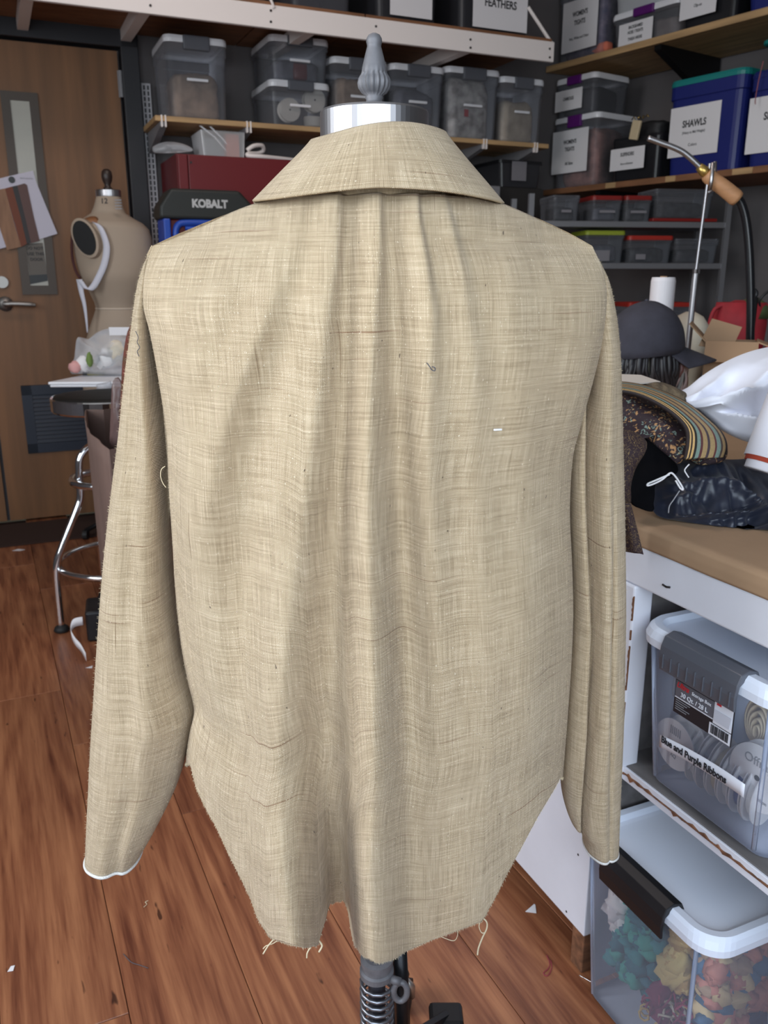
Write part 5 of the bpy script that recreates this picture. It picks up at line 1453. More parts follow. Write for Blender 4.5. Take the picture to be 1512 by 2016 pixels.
o = MB().tube(smoothpath(sp([(1338, 966), (1326, 984), (1318, 996), (1316, 1010)], 1.10), 5), .0009, 5).build('white_piping', GREYINK, None, True); tag(o, 'pale seam thread running down the satin edge', 'thread')

def brocade():
    m, nt, b = _new('floral_brocade')
    N, L = nt.nodes, nt.links
    tc = N.new('ShaderNodeTexCoord')
    def vor(sc, lo, hi, col, seed):
        mp = N.new('ShaderNodeMapping'); mp.inputs['Location'].default_value = (seed, seed * 2, 0); mp.inputs['Scale'].default_value = (sc, sc, sc)
        L.new(tc.outputs['Object'], mp.inputs[0])
        nz = N.new('ShaderNodeTexNoise'); nz.inputs['Scale'].default_value = 1; nz.inputs['Detail'].default_value = 3.5; nz.inputs['Distortion'].default_value = 1.2
        L.new(mp.outputs[0], nz.inputs[0])
        r = N.new('ShaderNodeValToRGB'); r.color_ramp.elements[0].position = lo; r.color_ramp.elements[1].position = hi
        L.new(nz.outputs[0], r.inputs[0]); return r.outputs[0], col
    cur = None
    for args in ((100, .60, .63, (.42, .22, .09), 1), (125, .635, .66, (.20, .27, .23), 5), (150, .66, .68, (.55, .36, .16), 9)):
        f, c_ = vor(*args)
        mx = N.new('ShaderNodeMix'); mx.data_type = 'RGBA'
        if cur is None: mx.inputs[6].default_value = (.026, .012, .016, 1)
        else: L.new(cur, mx.inputs[6])
        mx.inputs[7].default_value = (*c_, 1); L.new(f, mx.inputs[0]); cur = mx.outputs[2]
    L.new(cur, b.inputs['Base Color']); b.inputs['Roughness'].default_value = .75
    return m
BROC = brocade()
def stripe_mat():
    m, nt, b = _new('striped_border')
    N, L = nt.nodes, nt.links
    uv = N.new('ShaderNodeUVMap'); uv.uv_map = 'UVMap'
    s_ = N.new('ShaderNodeSeparateXYZ'); L.new(uv.outputs[0], s_.inputs[0])
    r = N.new('ShaderNodeValToRGB'); r.color_ramp.interpolation = 'CONSTANT'
    seq = [(0, (.02, .012, .012)), (.06, (.55, .35, .14)), (.10, (.02, .012, .012)), (.14, (.55, .35, .14)), (.19, (.02, .015, .012)), (.25, (.18, .25, .21)), (.33, (.10, .03, .03)), (.39, (.36, .24, .11)), (.50, (.06, .04, .05)), (.56, (.38, .26, .12)), (.68, (.12, .03, .03)), (.73, (.19, .26, .22)), (.83, (.08, .05, .04)), (.88, (.34, .22, .10)), (.95, (.03, .015, .015))]
    e = r.color_ramp.elements
    e[0].position = 0; e[0].color = (*seq[0][1], 1); e[1].position = seq[1][0]; e[1].color = (*seq[1][1], 1)
    for p_, c_ in seq[2:]:
        k = e.new(p_); k.color = (*c_, 1)
    L.new(s_.outputs[1], r.inputs[0])
    nz = N.new('ShaderNodeTexNoise'); nz.inputs['Scale'].default_value = 90; L.new(uv.outputs[0], nz.inputs[0])
    mx = N.new('ShaderNodeMix'); mx.data_type = 'RGBA'; mx.blend_type = 'MULTIPLY'; mx.inputs[0].default_value = .7
    L.new(r.outputs[0], mx.inputs[6]); L.new(nz.outputs[0], mx.inputs[7])
    hs = N.new('ShaderNodeHueSaturation'); hs.inputs['Value'].default_value = 1.7; L.new(mx.outputs[2], hs.inputs['Color'])
    L.new(hs.outputs[0], b.inputs['Base Color']); b.inputs['Roughness'].default_value = .7
    return m
STRIPE = stripe_mat()
br = thing('brocade_cloth', 'folded dark floral brocade with striped border on the table', 'cloth', (0, 0, 0))
br_poly = [(1190, 752), (1230, 748), (1290, 752), (1345, 782), (1385, 815), (1415, 848), (1428, 878), (1420, 903), (1380, 914), (1340, 904), (1322, 914), (1296, 900), (1280, 884), (1262, 862), (1230, 856), (1190, 865)]
blob(br_poly, 1.30, .07, .016, 24, 8, 90, 20, ky=-.0009, minz=ZT + .003).build('folded_body', BROC, br, True)
Iq = smoothpath([Vector((a, b_, 0)) for a, b_ in ((1190, 778), (1222, 775), (1262, 784), (1305, 806), (1335, 830), (1349, 852), (1349, 880), (1344, 906))], 6)
Oq = smoothpath([Vector((a, b_, 0)) for a, b_ in ((1190, 757), (1240, 760), (1290, 772), (1348, 798), (1392, 832), (1416, 856), (1425, 880), (1419, 901))], 6)
nq = len(Iq); nw = 14
PQ = np.zeros((nw, nq, 3)); UQ = np.zeros((nw, nq, 2))
for j in range(nw):
    for i in range(nq):
        q = Iq[i].lerp(Oq[i], j / (nw - 1))
        bul = math.sin(math.pi * j / (nw - 1))
        Yq = 1.21 - .0007 * (q.y - 830) - .012 * bul + .045 * (j / (nw - 1))
        PQ[j, i] = atY(q.x, q.y, Yq); PQ[j, i, 2] = max(PQ[j, i, 2], ZT + .004); UQ[j, i] = (i / nq * .5, j / (nw - 1))
sb = grid_obj('striped_border', PQ, UQ, STRIPE, br); solid(sb, .006, 1)
o = blob([(1262, 760), (1300, 752), (1345, 770), (1378, 792), (1395, 815), (1360, 812), (1318, 800), (1285, 784)], 1.33, .035, .01, 40, 4, 60, 12).build('fur_trim', mat('brown_fur', (.12, .085, .05), .9, var=.6, vscale=(90, 20, 60), bump=.8, bscale=220), None, True)
tag(o, 'brown pile trimming lying over the brocade', 'trimming')
LACE = mat('gold_squiggle_lace', (.045, .022, .026), .8, var=.0)
def lace():
    m, nt, b = _new('gold_lace')
    N, L = nt.nodes, nt.links
    tc = N.new('ShaderNodeTexCoord')
    nz = N.new('ShaderNodeTexNoise'); nz.inputs['Scale'].default_value = 95; nz.inputs['Detail'].default_value = 1; nz.inputs['Distortion'].default_value = 3
    L.new(tc.outputs['Object'], nz.inputs[0])
    r = N.new('ShaderNodeValToRGB'); e = r.color_ramp.elements
    e[0].position = .47; e[0].color = (.030, .014, .018, 1); e[1].position = .53; e[1].color = (.030, .014, .018, 1)
    k = e.new(.50); k.color = (.26, .17, .07, 1)
    L.new(nz.outputs[0], r.inputs[0]); L.new(r.outputs[0], b.inputs['Base Color']); b.inputs['Roughness'].default_value = .8
    return m
LACE = lace()
o = blob([(1190, 850), (1235, 846), (1262, 858), (1272, 872), (1260, 900), (1244, 930), (1238, 960), (1236, 1000), (1190, 1010)], 1.12, .035, .012, 30, 11, 60, 14).build('lace_cloth', LACE, None, True)
tag(o, 'plum lace with gold squiggles bunched over the table edge', 'cloth')
# its hanging end comes down over the edge of the table
def hang(u, v):
    top = [(1192, 990), (1242, 990)]; bot = [(1192, 1078), (1267, 1091)]
    p = Vector((*top[0], 0)).lerp(Vector((*top[1], 0)), u).lerp(Vector((*bot[0], 0)).lerp(Vector((*bot[1], 0)), u), v)
    return atY(p.x, p.y, 1.055 + .035 * (1 - u) + .004 * math.sin(u * 14))
solid(MB().grid(hang, 24, 24).build('hanging_end', LACE, o, True), .002)
o2 = bpy.data.objects['lace_cloth']
# cream paper with print on top of the brocade
pg = [atY(a, b_, y_) for a, b_, y_ in ((1190, 762, 1.27), (1214, 757, 1.28), (1300, 751, 1.36), (1262, 738, 1.42), (1190, 735, 1.42))]
m = MB(); m.add(pg, [(0, 1, 2, 3, 4)]); o = solid(m.build('paper_sheet', mat('cream_sheet', (.74, .66, .58), .8)), .002); tag(o, 'cream paper sheet lying on the brocade beside the sleeve', 'paper')
o = blob([(1248, 868), (1270, 862), (1300, 885), (1330, 912), (1330, 930), (1290, 940), (1282, 985), (1284, 1006), (1258, 1000), (1240, 985), (1240, 920)], 1.19, .035, .012, 30, 17, 60, 14, ky=-.0008, minz=ZT + .003).build('gap_shadow', mat('gap_shadow', (.004, .004, .005), .95, spec=.05), None, True)  # black filler added to paint the deep shadow between lace and satin
tag(o, 'black filler put in as the shadow between lace and satin', 'cloth')
# white gathered cloth
WCL = mat('white_sheeting', (.80, .80, .88), .8, sheen=.2)
def wr_(x, y):
    a = math.atan2(y - 792, x - 1318); d = math.hypot(x - 1318, y - 792)
    g = .030 * (1 - abs(math.sin(a * 7.5 + .012 * d))) ** 1.5 * math.exp(-((d - 60) / 120) ** 2)
    return g + .030 * (1 - abs(math.sin((x * .75 + y) * .020 + 1.0))) ** 2 + .014 * math.sin((x * .35 - y) * .03)
o = blob([(1334, 782), (1340, 772), (1358, 762), (1385, 740), (1420, 718), (1465, 697), (1512, 684), (1580, 676), (1650, 700), (1660, 800), (1600, 868), (1540, 880), (1480, 872), (1445, 860), (1418, 845), (1400, 828), (1372, 806), (1345, 800)], 1.33, .085, .010, 18, 5, 170, 44, ky=-.0006, minz=ZT + .003, ridges=wr_).build('white_cloth', WCL, None, True)
tag(o, 'heap of gathered white cotton on top of the brocade', 'cloth')
# paper roll with rust lining at its mouth
ro = thing('paper_roll', 'white paper roll with rust red lining at its open end', 'paper roll', (0, 0, 0))
e0 = atY(1514, 908, 1.13); e1 = atY(1578, 745, 1.15)
dR = (e1 - e0).normalized(); rR = .034
m = MB().cyl(e0, e1, rR, n=40, caps=False); solid(m.build('outer_sheet', mat('white_card_roll', (.82, .80, .86), .6), ro, True), .0016)
m = MB().cyl(e0 - dR * .006, e0 + dR * .10, rR - .0030, n=40, caps=False); solid(m.build('rust_lining', mat('rust_lining', (.42, .06, .03), .7), ro, True), .0014)
m = MB().cyl(e0 - dR * .016, e1, rR - .006, n=36, caps=True); solid(m.build('inner_sheet', MATS['white_card_roll'], ro, True), .0016)

# ---- wig head with cap
hd = atY(1268, 700, 2.0); hx_, hy_ = hd.x, hd.y
wh = thing('wig_head', 'cream foam wig head with brown and grey wig under the cap', 'wig head', (hx_, hy_, ZT + .0015))
FOAM = mat('cream_foam', (.60, .53, .42), .8)
def hz(py_): return atY(1268, py_, 2.0).z - ZT - .0015
MB().lathe([(.062, 0), (.062, .012), (.050, .03), (.046, .06), (.050, .085), (.060, .11), (.064, .15), (.060, .19), (.045, .225), (.02, .24)], 28, c=(.020, 0, 0), sx=1.0, sy=1.05).build('head', FOAM, wh, True)
HAIR = [mat('dark_wig_hair', (.018, .015, .017), .45), mat('grey_wig_hair', (.23, .22, .20), .45), mat('auburn_wig_hair', (.16, .07, .06), .45), mat('ash_wig_hair', (.34, .24, .22), .45)]
r = random.Random(4)
hp = [MB() for _ in HAIR]
for k_ in range(150):
    a = math.radians(r.uniform(150, 365)); k = 0 if a < math.radians(320) else r.choice((1, 2, 3, 0, 2, 3))
    ca, sa = math.cos(a), math.sin(a)
    rr = r.uniform(.078, .088); zt_ = hz(688) - r.uniform(0, .01)
    pts = [Vector((rr * ca, rr * sa, zt_)), Vector(((rr + .008) * ca, (rr + .008) * sa, zt_ - .035)), Vector((rr * ca + r.uniform(-.018, .018), rr * sa, zt_ - .07)), Vector((rr * .93 * ca + r.uniform(-.015, .015), rr * .93 * sa, max(.004, zt_ - r.uniform(.09, .13))))]
    hp[k].tube(smoothpath(pts, 3), [r.uniform(.003, .008)] * 9 + [.002], 5)
for k, m in enumerate(hp):
    o = stuff(m.build('wig_lock', HAIR[k], wh, True)); o['label'] = ('dark', 'grey', 'auburn', 'ash pink')[k] + ' wig hair'
cp = thing('baseball_cap', 'slate grey baseball cap on the wig head', 'cap', (hx_, hy_, ZT + .0015))
CAPM = mat('slate_twill', (.040, .038, .052), .85, var=.2, vscale=(30, 30, 30), bump=.2, bscale=500)
zc0 = hz(702); zc1 = hz(598)
def capf(u, v):
    a = u * 2 * math.pi; f = v * math.pi / 2
    R1 = .094; R2 = .098
    return (R1 * math.cos(a) * math.cos(f) - .004, R2 * math.sin(a) * math.cos(f), zc0 + .006 - .010 * math.cos(a) * (1 - v) * -1 + (zc1 - zc0) * math.sin(f) ** .9 + .0015 * noise.noise(Vector((math.cos(a) * 3, math.sin(a) * 3, v * 5))))
solid(MB().grid(capf, 48, 16, True).build('crown', CAPM, cp, True), .002)
MB().lathe([(.0, zc1 + .004), (.006, zc1 + .006), (.004, zc1 + .010), (.0005, zc1 + .011)], 12, c=(-.004, 0, 0)).build('button', CAPM, cp, True)
def brim(u, v):
    a = (u - .5) * 1.9
    d = .088 + .060 * v * math.cos(a * .85)
    return (d * math.cos(a) - .004 + .02 * v, .098 * math.sin(a) * (1 - .12 * v), zc0 + .026 - .030 * v - .016 * (abs(a) / .95) ** 2)
bo = MB().grid(brim, 24, 10).build('brim', CAPM, cp, True); solid(bo, .003)
for o_ in (cp, wh): o_.rotation_euler = (0, 0, math.radians(-8))
# second foam head behind
q = atY(1352, 690, 2.42)
h2 = thing('foam_head', 'bare cream foam head behind the cap brim', 'foam head', (q.x, q.y, ZT + .0015))
MB().lathe([(.06, 0), (.06, .012), (.045, .03), (.042, .06), (.050, .085), (.060, .12), (.062, .16), (.054, .20), (.036, .225), (.012, .238)], 28).build('head', FOAM, h2, True)
MB().tube([(.052, -.02, .13), (.062, -.03, .115), (.05, -.026, .10)], [.004, .009, .006], 8).build('nose', FOAM, h2, True)
# tall white roll standing on end
q = atY(1302, 600, 2.35)
wr2 = thing('stabilizer_roll', 'tall white roll standing on end behind the grey cap', 'roll', (q.x, q.y, ZT + .0015))
ztop_ = atY(1302, 547, 2.35).z - ZT
MB().lathe([(.030, 0), (.032, .002), (.0325, ztop_ - .01), (.030, ztop_), (.010, ztop_)], 32).build('roll', mat('white_film_roll', (.74, .70, .72), .5), wr2, 1.0)
MB().lathe([(.0095, ztop_ - .01), (.0095, ztop_ + .003), (.007, ztop_ + .003)], 18).build('core', CARD, wr2)
# ---- steam wand on its telescopic stand
ys = 2.22
b0 = atY(1353, 690, ys); tp = atY(1398, 322, ys)
sw = thing('wand_stand', 'thin telescopic steel stand with a forked top holding the wand', 'stand', (b0.x, ys, ZT + .0015))
def loc_(p): return p - Vector((b0.x, ys, ZT + .0015))
mid = loc_(atY(1370, 535, ys)); top_ = loc_(tp)
MB().cyl((0, 0, .012), (mid.x, 0, mid.z), .0075, n=12).build('lower_tube', BRUSHED, sw, 1.0)
MB().cyl((mid.x, 0, mid.z - .001), (top_.x, 0, top_.z), .0042, n=10).build('upper_rod', BRUSHED, sw, 1.0)
MB().cyl((mid.x, 0, mid.z - .004), (mid.x, 0, mid.z + .006), .0095, n=12).build('clamp', CHROME, sw)
MB().lathe([(.055, 0), (.055, .008), (.012, .014)], 28).build('foot', BLACKMETAL, sw, 1.0)
f1_ = loc_(atY(1393, 375, ys)); f2_ = loc_(atY(1412, 372, ys)); f3_ = loc_(atY(1414, 316, ys))
MB().tube([(f1_.x, -.016, f1_.z), (f1_.x, -.020, f1_.z + .02), (top_.x, -.020, top_.z)], .0048, 8).build('fork', BRUSHED, sw, True)
MB().tube([(f1_.x, .0, f1_.z - .004), (f2_.x, .016, f2_.z), (f3_.x, .020, f3_.z)], .0044, 8).build('fork', BRUSHED, sw, True)
wd_ = thing('steam_wand', 'steel steam wand with wooden grip and black hose resting in the stand', 'steam wand', (0, 0, 0))
MB().tube(smoothpath(sp([(1276, 272), (1300, 281), (1330, 292), (1352, 305), (1386, 336)], ys), 5), .0072, 10).build('wand_tube', BRUSHED, wd_, True)
MB().tube(sp([(1376, 328), (1386, 337), (1393, 344)], ys), [.010, .013, .011], 12).build('brass_collar', GOLDC, wd_, True)
MB().tube(smoothpath(sp([(1390, 342), (1402, 353), (1425, 370), (1452, 392)], ys), 4), [.013, .016, .0175, .018, .018, .018, .0185, .019, .019, .0195, .0195, .020, .0185], 16).build('wooden_grip', mat('beech_grip', (.50, .25, .12), .55, var=.15, vscale=(20, 20, 60)), wd_, True)
MB().tube(smoothpath(sp([(1446, 388), (1458, 398), (1468, 430), (1474, 480), (1477, 540), (1478, 600), (1477, 660), (1476, 700)], ys) + [Vector((atY(1476, 700, ys).x, ys, ZT + .012)), Vector((atY(1476, 700, ys).x + .2, ys + .15, ZT + .011))], 6), .0108, 10).build('hose', mat('gloss_black_hose', (.010, .010, .012), .25), wd_, True)
# ---- cardboard box with raised flap
q = atY(1436, 720, 2.04)
zbx = atY(1436, 676, 2.04).z - ZT
cb_ = thing('cardboard_box', 'open brown cardboard box with one flap raised, behind the white cloth', 'box', (q.x, q.y, ZT + .0015), math.radians(-22))
bw2, bd2 = .118, .12
for nm, a in (('panel', (-bw2 / 2, bw2 / 2, -.002, .002)),):
    pass
for x0_, x1_, y0_, y1_ in ((-bw2 / 2, bw2 / 2, 0, .003), (-bw2 / 2, bw2 / 2, bd2 - .003, bd2), (-bw2 / 2, -bw2 / 2 + .003, .003, bd2 - .003), (bw2 / 2 - .003, bw2 / 2, .003, bd2 - .003)):
    MB().box(x0_, x1_, y0_, y1_, 0, zbx).build('panel', CARD, cb_)
MB().box(-bw2 / 2, bw2 / 2, 0, bd2, 0, .002).build('bottom', CARD, cb_)
for (x_, y_, rx_, ry_, sx_, sy_) in ((-bw2 / 2 + .002, bd2 / 2, 0, -2.35, .06, bd2), (bw2 / 2 - .002, bd2 / 2, 0, .35, .05, bd2)):
    f = MB().box(0, sx_, -sy_ / 2, sy_ / 2, 0, .003).build('flap', CARD, cb_, loc=(x_, y_, zbx + .001)); f.rotation_euler = (0, -abs(ry_) if ry_ < 0 else ry_, 0)
f = MB().box(-bw2 / 2, bw2 / 2, -.055, 0, 0, .003).build('flap', CARD, cb_, loc=(0, .003, zbx + .001)); f.rotation_euler = (math.radians(58), 0, 0)
f = MB().prism([(-.045, 0), (.03, -.012), (.052, .046), (-.018, .066)], 0, .003, 'y').build('flap', CARD, cb_, loc=(-.030, .02, zbx - .010)); f.rotation_euler = (math.radians(-12), 0, .2)
MB().cyl((.03, -.006, -.0), (.026, -.010, zbx + .05), .003, n=8).build('x', CARD) if False else None
o = MB().cyl((0, 0, 0), (-.004, .008, .135), .0032, n=8).build('wooden_stick', PINE, None, True, atY(1443, 718, 1.93)); o.location.z = ZT + .0015; tag(o, 'thin wooden stick standing against the cardboard box', 'stick')
# ---- red bag with green top and black-handled tools behind the box
q = atY(1455, 640, 2.55)
rb_ = thing('red_caddy', 'red rounded fabric caddy with green flap behind the hose', 'caddy', (q.x, q.y, ZT + .0015))
z1_ = atY(1455, 592, 2.55).z - ZT
MB().lathe([(.055, 0), (.062, .01), (.074, .10), (.080, .20), (.072, .26), (.045, z1_ - .01), (.02, z1_)], 28, sx=1, sy=.7).build('body', mat('red_canvas', (.36, .02, .03), .7, var=.2, vscale=(20, 20, 20)), rb_, True)
MB().lathe([(.045, z1_ - .022), (.058, z1_ - .05), (.06, z1_ - .052), (.048, z1_ - .018), (.02, z1_ + .006)], 20, c=(.03, -.008, 0), sx=1, sy=.7).build('flap', mat('olive_green_cloth', (.07, .09, .03), .8), rb_, True)
MB().tube(smoothpath([(-.07, -.02, .12), (-.10, -.03, .16), (-.085, -.02, .24), (-.03, -.02, z1_ - .01)], 5), .006, 8).build('strap', MATS['red_canvas'], rb_, True)
MB().tube(smoothpath([(.07, -.02, .12), (.10, -.03, .16), (.085, -.02, .24), (.03, -.02, z1_ - .01)], 5), .006, 8).build('strap', MATS['red_canvas'], rb_, True)
rg = [Vector((q.x - .006 + .011 * math.cos(a), q.y - .085, atY(1453, 578, 2.47).z + .011 * math.sin(a))) for a in np.linspace(0, 2 * math.pi, 15)[:-1]]
sc_ = thing('black_shears', 'black handled shears standing before the red caddy', 'shears', (0, 0, 0))
MB().tube(rg, .005, 7, closed=True).build('handle', BLACKPL, sc_, True)
MB().tube([(q.x + .006, q.y - .085, rg[0].z - .01), (q.x + .004, q.y - .085, ZT + .06), (q.x + .004, q.y - .085, ZT + .002)], [.005, .006, .003], 7).build('blade', BLACKMETAL, sc_, True)
MB().tube(smoothpath([Vector((.05, -.03, atY(1480, 616, 2.5).z - ZT)), atY(1496, 590, 2.5) - rb_.location, atY(1530, 570, 2.5) - rb_.location, atY(1600, 600, 2.5) - rb_.location, Vector((atY(1600, 640, 2.5).x - q.x, 2.5 - q.y, .005))], 6), .004, 6).build('cord', BLACKPL, rb_, True)
for k_, (dx, lab) in enumerate(((.085, 'rust red ruler leaning beside the caddy'), (.13, 'pale wooden ruler leaning beside the caddy'))):
    o = MB().box(-.006, .006, -.001, .001, 0, .24).build('ruler', (mat('rust_ruler', (.25, .05, .03), .5), PINE)[k_], None, False, (q.x + dx, q.y - .10, ZT + .002)); o.rotation_euler = (0, math.radians(24), 0); tag(o, lab, 'ruler')
# cream wooden peg among the straps of the black bin
a_ = RW.px(1251, 256, -.03)
o = MB().rbox(-.026, .026, -.008, .008, -.045, .045, .004).build('wooden_tag', mat('cream_wood', (.62, .50, .32), .6), None, False, RW.pt(a_[0], -.03, a_[1]), RW.a); o.rotation_euler = (0, math.radians(12), RW.a)
tag(o, 'cream wooden tag hanging on the straps of the black bin', 'tag')

# ---------------------------------------------------------------- scraps on the floor
SCR = PAPER
def scrap(px_, py_, poly, m, label, name='scrap', cat='scrap', rz=0):
    p = atZ(px_, py_, .0008)
    o = MB().prism(poly, 0, .0006).build(name, m, None, False, p, rz); tag(o, label, cat)
scrap(1046, 1792, [(-.012, -.004), (.008, -.008), (.010, .014), (.008, .016)], PAPER, 'white triangular paper scrap on the floor beside the table', 'paper_scrap')
scrap(35, 1083, [(-.02, -.01), (.015, -.012), (.03, .006), (-.005, .016)], PAPER, 'white paper scrap on the boards before the door', 'paper_scrap')
scrap(22, 1908, [(-.004, -.006), (.005, -.004), (.003, .008), (-.003, .006)], PAPER, 'tiny white lint tuft on the boards', 'lint_tuft')
scrap(176, 1314, [(-.01, -.004), (.01, -.006), (.006, .012)], PAPER, 'white paper corner beside the brown bag', 'paper_scrap')
def floor_thread(L, r_, m, label):
    o = MB().tube(smoothpath([atZ(a, b_, .0012) for a, b_ in L], 5), r_, 5).build('floor_thread', m, None, True); tag(o, label, 'thread')
floor_thread([(1076, 1880), (1082, 1895), (1080, 1906), (1070, 1916), (1078, 1921), (1086, 1906), (1084, 1890)], .0007, mat('crimson_thread', (.30, .03, .06), .8), 'tangled crimson thread on the boards by the table leg')
floor_thread([(1140, 1920), (1153, 1927), (1167, 1935)], .0008, CHROME, 'steel pin lying by the table leg')
floor_thread([(880, 1980), (895, 1994), (908, 2005)], .0008, CHROME, 'steel pin lying beside the form pedal')
floor_thread([(283, 1786), (289, 1780), (286, 1776), (292, 1773)], .0006, THREAD, 'tiny cream thread curl on the boards under the sleeve')
floor_thread([(243, 1878), (258, 1894), (275, 1900), (292, 1906)], .0007, DKT, 'dark bent thread on the boards')
# ================================================================== LEFT SIDE
# ---- sheet with leather swatches taped to the door
def bq(px_, py_, off=-.072): 
    x_, z_ = BW.px(px_, py_, off); return (x_, z_)
sh = thing('swatch_sheet', 'white sheet with brown leather swatches taped to the door', 'swatch sheet', BW.o, BW.a)
def flat(poly, off, th, nm, m, par): return MB().prism([bq(a, b_, off) for a, b_ in poly], off, off + th, 'y').build(nm, m, par)
flat([(-40, 365), (0, 351), (34, 343), (65, 336), (72, 360), (94, 414), (113, 460), (78, 471), (-10, 492)], -.0705, .0012, 'sheet', mat('cool_paper', (.62, .60, .70), .8), sh)
SW1 = [mat('tan_leather', (.30, .155, .085), .6, var=.25, vscale=(40, 40, 6)), mat('rust_leather', (.17, .042, .016), .6), mat('black_leather', (.018, .012, .012), .5), mat('mocha_leather', (.12, .062, .055), .6)]
for m_, pl_ in zip(SW1, ([(-30, 380), (-2, 373), (10, 371), (28, 440), (42, 486), (14, 492), (-10, 420)], [(10, 371), (24, 367), (40, 425), (53, 480), (42, 486), (26, 430)], [(24, 367), (34, 365), (50, 430), (61, 478), (53, 481), (40, 425)], [(34, 365), (48, 361), (53, 364), (66, 425), (78, 474), (61, 479), (50, 430)])):
    flat(pl_, -.0750, .0036, 'leather_swatch', m_, sh)
c_ = bq(23, 354, -.0722); MB().cyl((c_[0], -.0750, c_[1]), (c_[0], -.0712, c_[1]), .0135, n=20).build('magnet', BLACKPL, sh)
x_, z_ = bq(52, 351); text('fabric swatches', .0085, sh, (x_, -.0722, z_), FRONT, GREYINK)
no = thing('note_sheet', 'grey printed note behind the door window frame', 'note', BW.o, BW.a)
flat([(51, 480), (84, 478), (92, 530), (94, 548), (60, 556)], -.0605, .001, 'sheet', mat('dim_note_paper', (.16, .145, .13), .8), no)
for k_, (a, b_, t_) in enumerate(((68, 489, 'DO NOT'), (70, 500, 'USE THIS'), (72, 511, 'DOOR'))):
    x_, z_ = bq(a, b_, -.061); text(t_, .018, no, (x_, -.0612, z_), FRONT, INK, bold=.0003)
flat([(55, 542), (92, 540), (94, 553), (58, 560)], -.0625, .0012, 'photo', BLACKPL, no)

# ---- second dress form
YF = 3.72
f2 = thing('dress_form', 'cream dress form marked 12 standing by the door', 'dress form', (atY(222, 500, YF).x, YF, 0))
fx = f2.location.x
rows = [(386, 190, 237), (396, 188, 239), (408, 185, 242), (420, 180, 247), (430, 166, 262), (440, 153, 280), (452, 147, 292), (470, 146, 298), (490, 147, 301), (515, 152, 301), (545, 161, 296), (575, 177, 284), (595, 187, 276), (607, 190, 273), (620, 186, 278), (640, 179, 285), (665, 172, 292), (700, 166, 298), (740, 164, 300), (790, 168, 298)]
m = MB(); ringz = []
for y_, a, b_ in rows:
    pa, pb = atY(a, y_, YF), atY(b_, y_, YF)
    ringz.append((pa.x - fx, pb.x - fx, pa.z))
def f2f(u, v):
    k = v * (len(ringz) - 1); i = min(int(k), len(ringz) - 2); f = k - i
    a = ringz[i][0] * (1 - f) + ringz[i + 1][0] * f; b_ = ringz[i][1] * (1 - f) + ringz[i + 1][1] * f; z = ringz[i][2] * (1 - f) + ringz[i + 1][2] * f
    t = u * 2 * math.pi; cx, hx = (a + b_) / 2, (b_ - a) / 2
    dep = min(hx * .78, .115)
    return (cx + hx * math.cos(t), dep * math.sin(t), z)
MUSLIN = mat('cream_muslin', (.40, .315, .24), .75)
m.grid(f2f, 48, 58, True)
m.build('torso', MUSLIN, f2, True)
# waist seam tape
tp_ = [f2f(u, 13 / 19) for u in np.linspace(0, 1, 40)[:-1]]
MB().tube([(a * 1.004, b_ * 1.01, c_) for a, b_, c_ in tp_], .0032, 6, closed=True).build('waist_tape', mat('seam_tape', (.64, .54, .44), .7), f2, True)
n0 = ringz[0]; rN = (n0[1] - n0[0]) / 2; cN = (n0[0] + n0[1]) / 2
zN1 = atY(213, 374, YF).z
MB().lathe([(rN * 1.03, n0[2] - .003), (rN * 1.04, n0[2]), (rN * 1.04, zN1 - .002), (rN * .98, zN1), (.01, zN1)], 36, c=(cN, 0, 0), sy=.8).build('neck_cap', BRUSHED, f2, 1.0)
zf = atY(213, 333, YF).z
MB().lathe([(.018, zN1), (.020, zN1 + .004), (.013, zN1 + .012), (.012, zN1 + .02), (.019, zN1 + .035), (.022, zN1 + .05), (.0215, zf - .022), (.019, zf - .008), (.010, zf)], 22, c=(cN, 0, 0)).build('finial', mat('dark_wood_finial', (.035, .022, .018), .4), f2, True)
ac = atY(168, 469, YF - .115); aN = Vector((-.28, -.95, .08)).normalized()
al = ac - f2.location
e_, g_ = aN.cross(Vector((0, 0, 1))).normalized(), Vector((0, 0, 1))
def ell(rx_, rz_, off): return [al + e_ * (rx_ * math.cos(a)) + (g_ + e_ * .25) * (rz_ * math.sin(a)) + aN * off for a in np.linspace(0, 2 * math.pi, 33)[:-1]]
m = MB(); A0, A1, A2 = ell(.062, .080, -.03), ell(.060, .078, .004), ell(.052, .070, .006); n_ = 32
m.add(A0 + A1 + A2, [(i, (i + 1) % n_, n_ + (i + 1) % n_, n_ + i) for i in range(n_)] + [(n_ + i, n_ + (i + 1) % n_, 2 * n_ + (i + 1) % n_, 2 * n_ + i) for i in range(n_)] + [tuple(range(2 * n_, 3 * n_))])
m.build('arm_rim', MUSLIN, f2, .6)
m = MB(); A3, A4 = ell(.051, .069, .002), ell(.049, .067, .0085)
m.add(A3 + A4, [(i, (i + 1) % n_, n_ + (i + 1) % n_, n_ + i) for i in range(n_)] + [tuple(range(n_, 2 * n_)), tuple(range(n_ - 1, -1, -1))])
m.build('arm_plate', mat('black_arm_plate', (.010, .010, .011), .5), f2, .6)['label'] = 'black oval armhole plate'
def fl2(L, y=YF - .135): return [atY(a, b_, y) - f2.location for a, b_ in L]
m = MB(); P_ = smoothpath(fl2([(186, 438), (196, 446), (206, 468), (210, 490), (205, 520), (193, 548), (182, 566), (172, 570), (163, 560), (158, 552)]), 4)
vs = []; fs = []
for i, p in enumerate(P_):
    vs += [p + Vector((-.013, 0, .004)), p + Vector((.013, 0, -.004))]
    if i: fs.append((2 * i - 2, 2 * i - 1, 2 * i + 1, 2 * i))
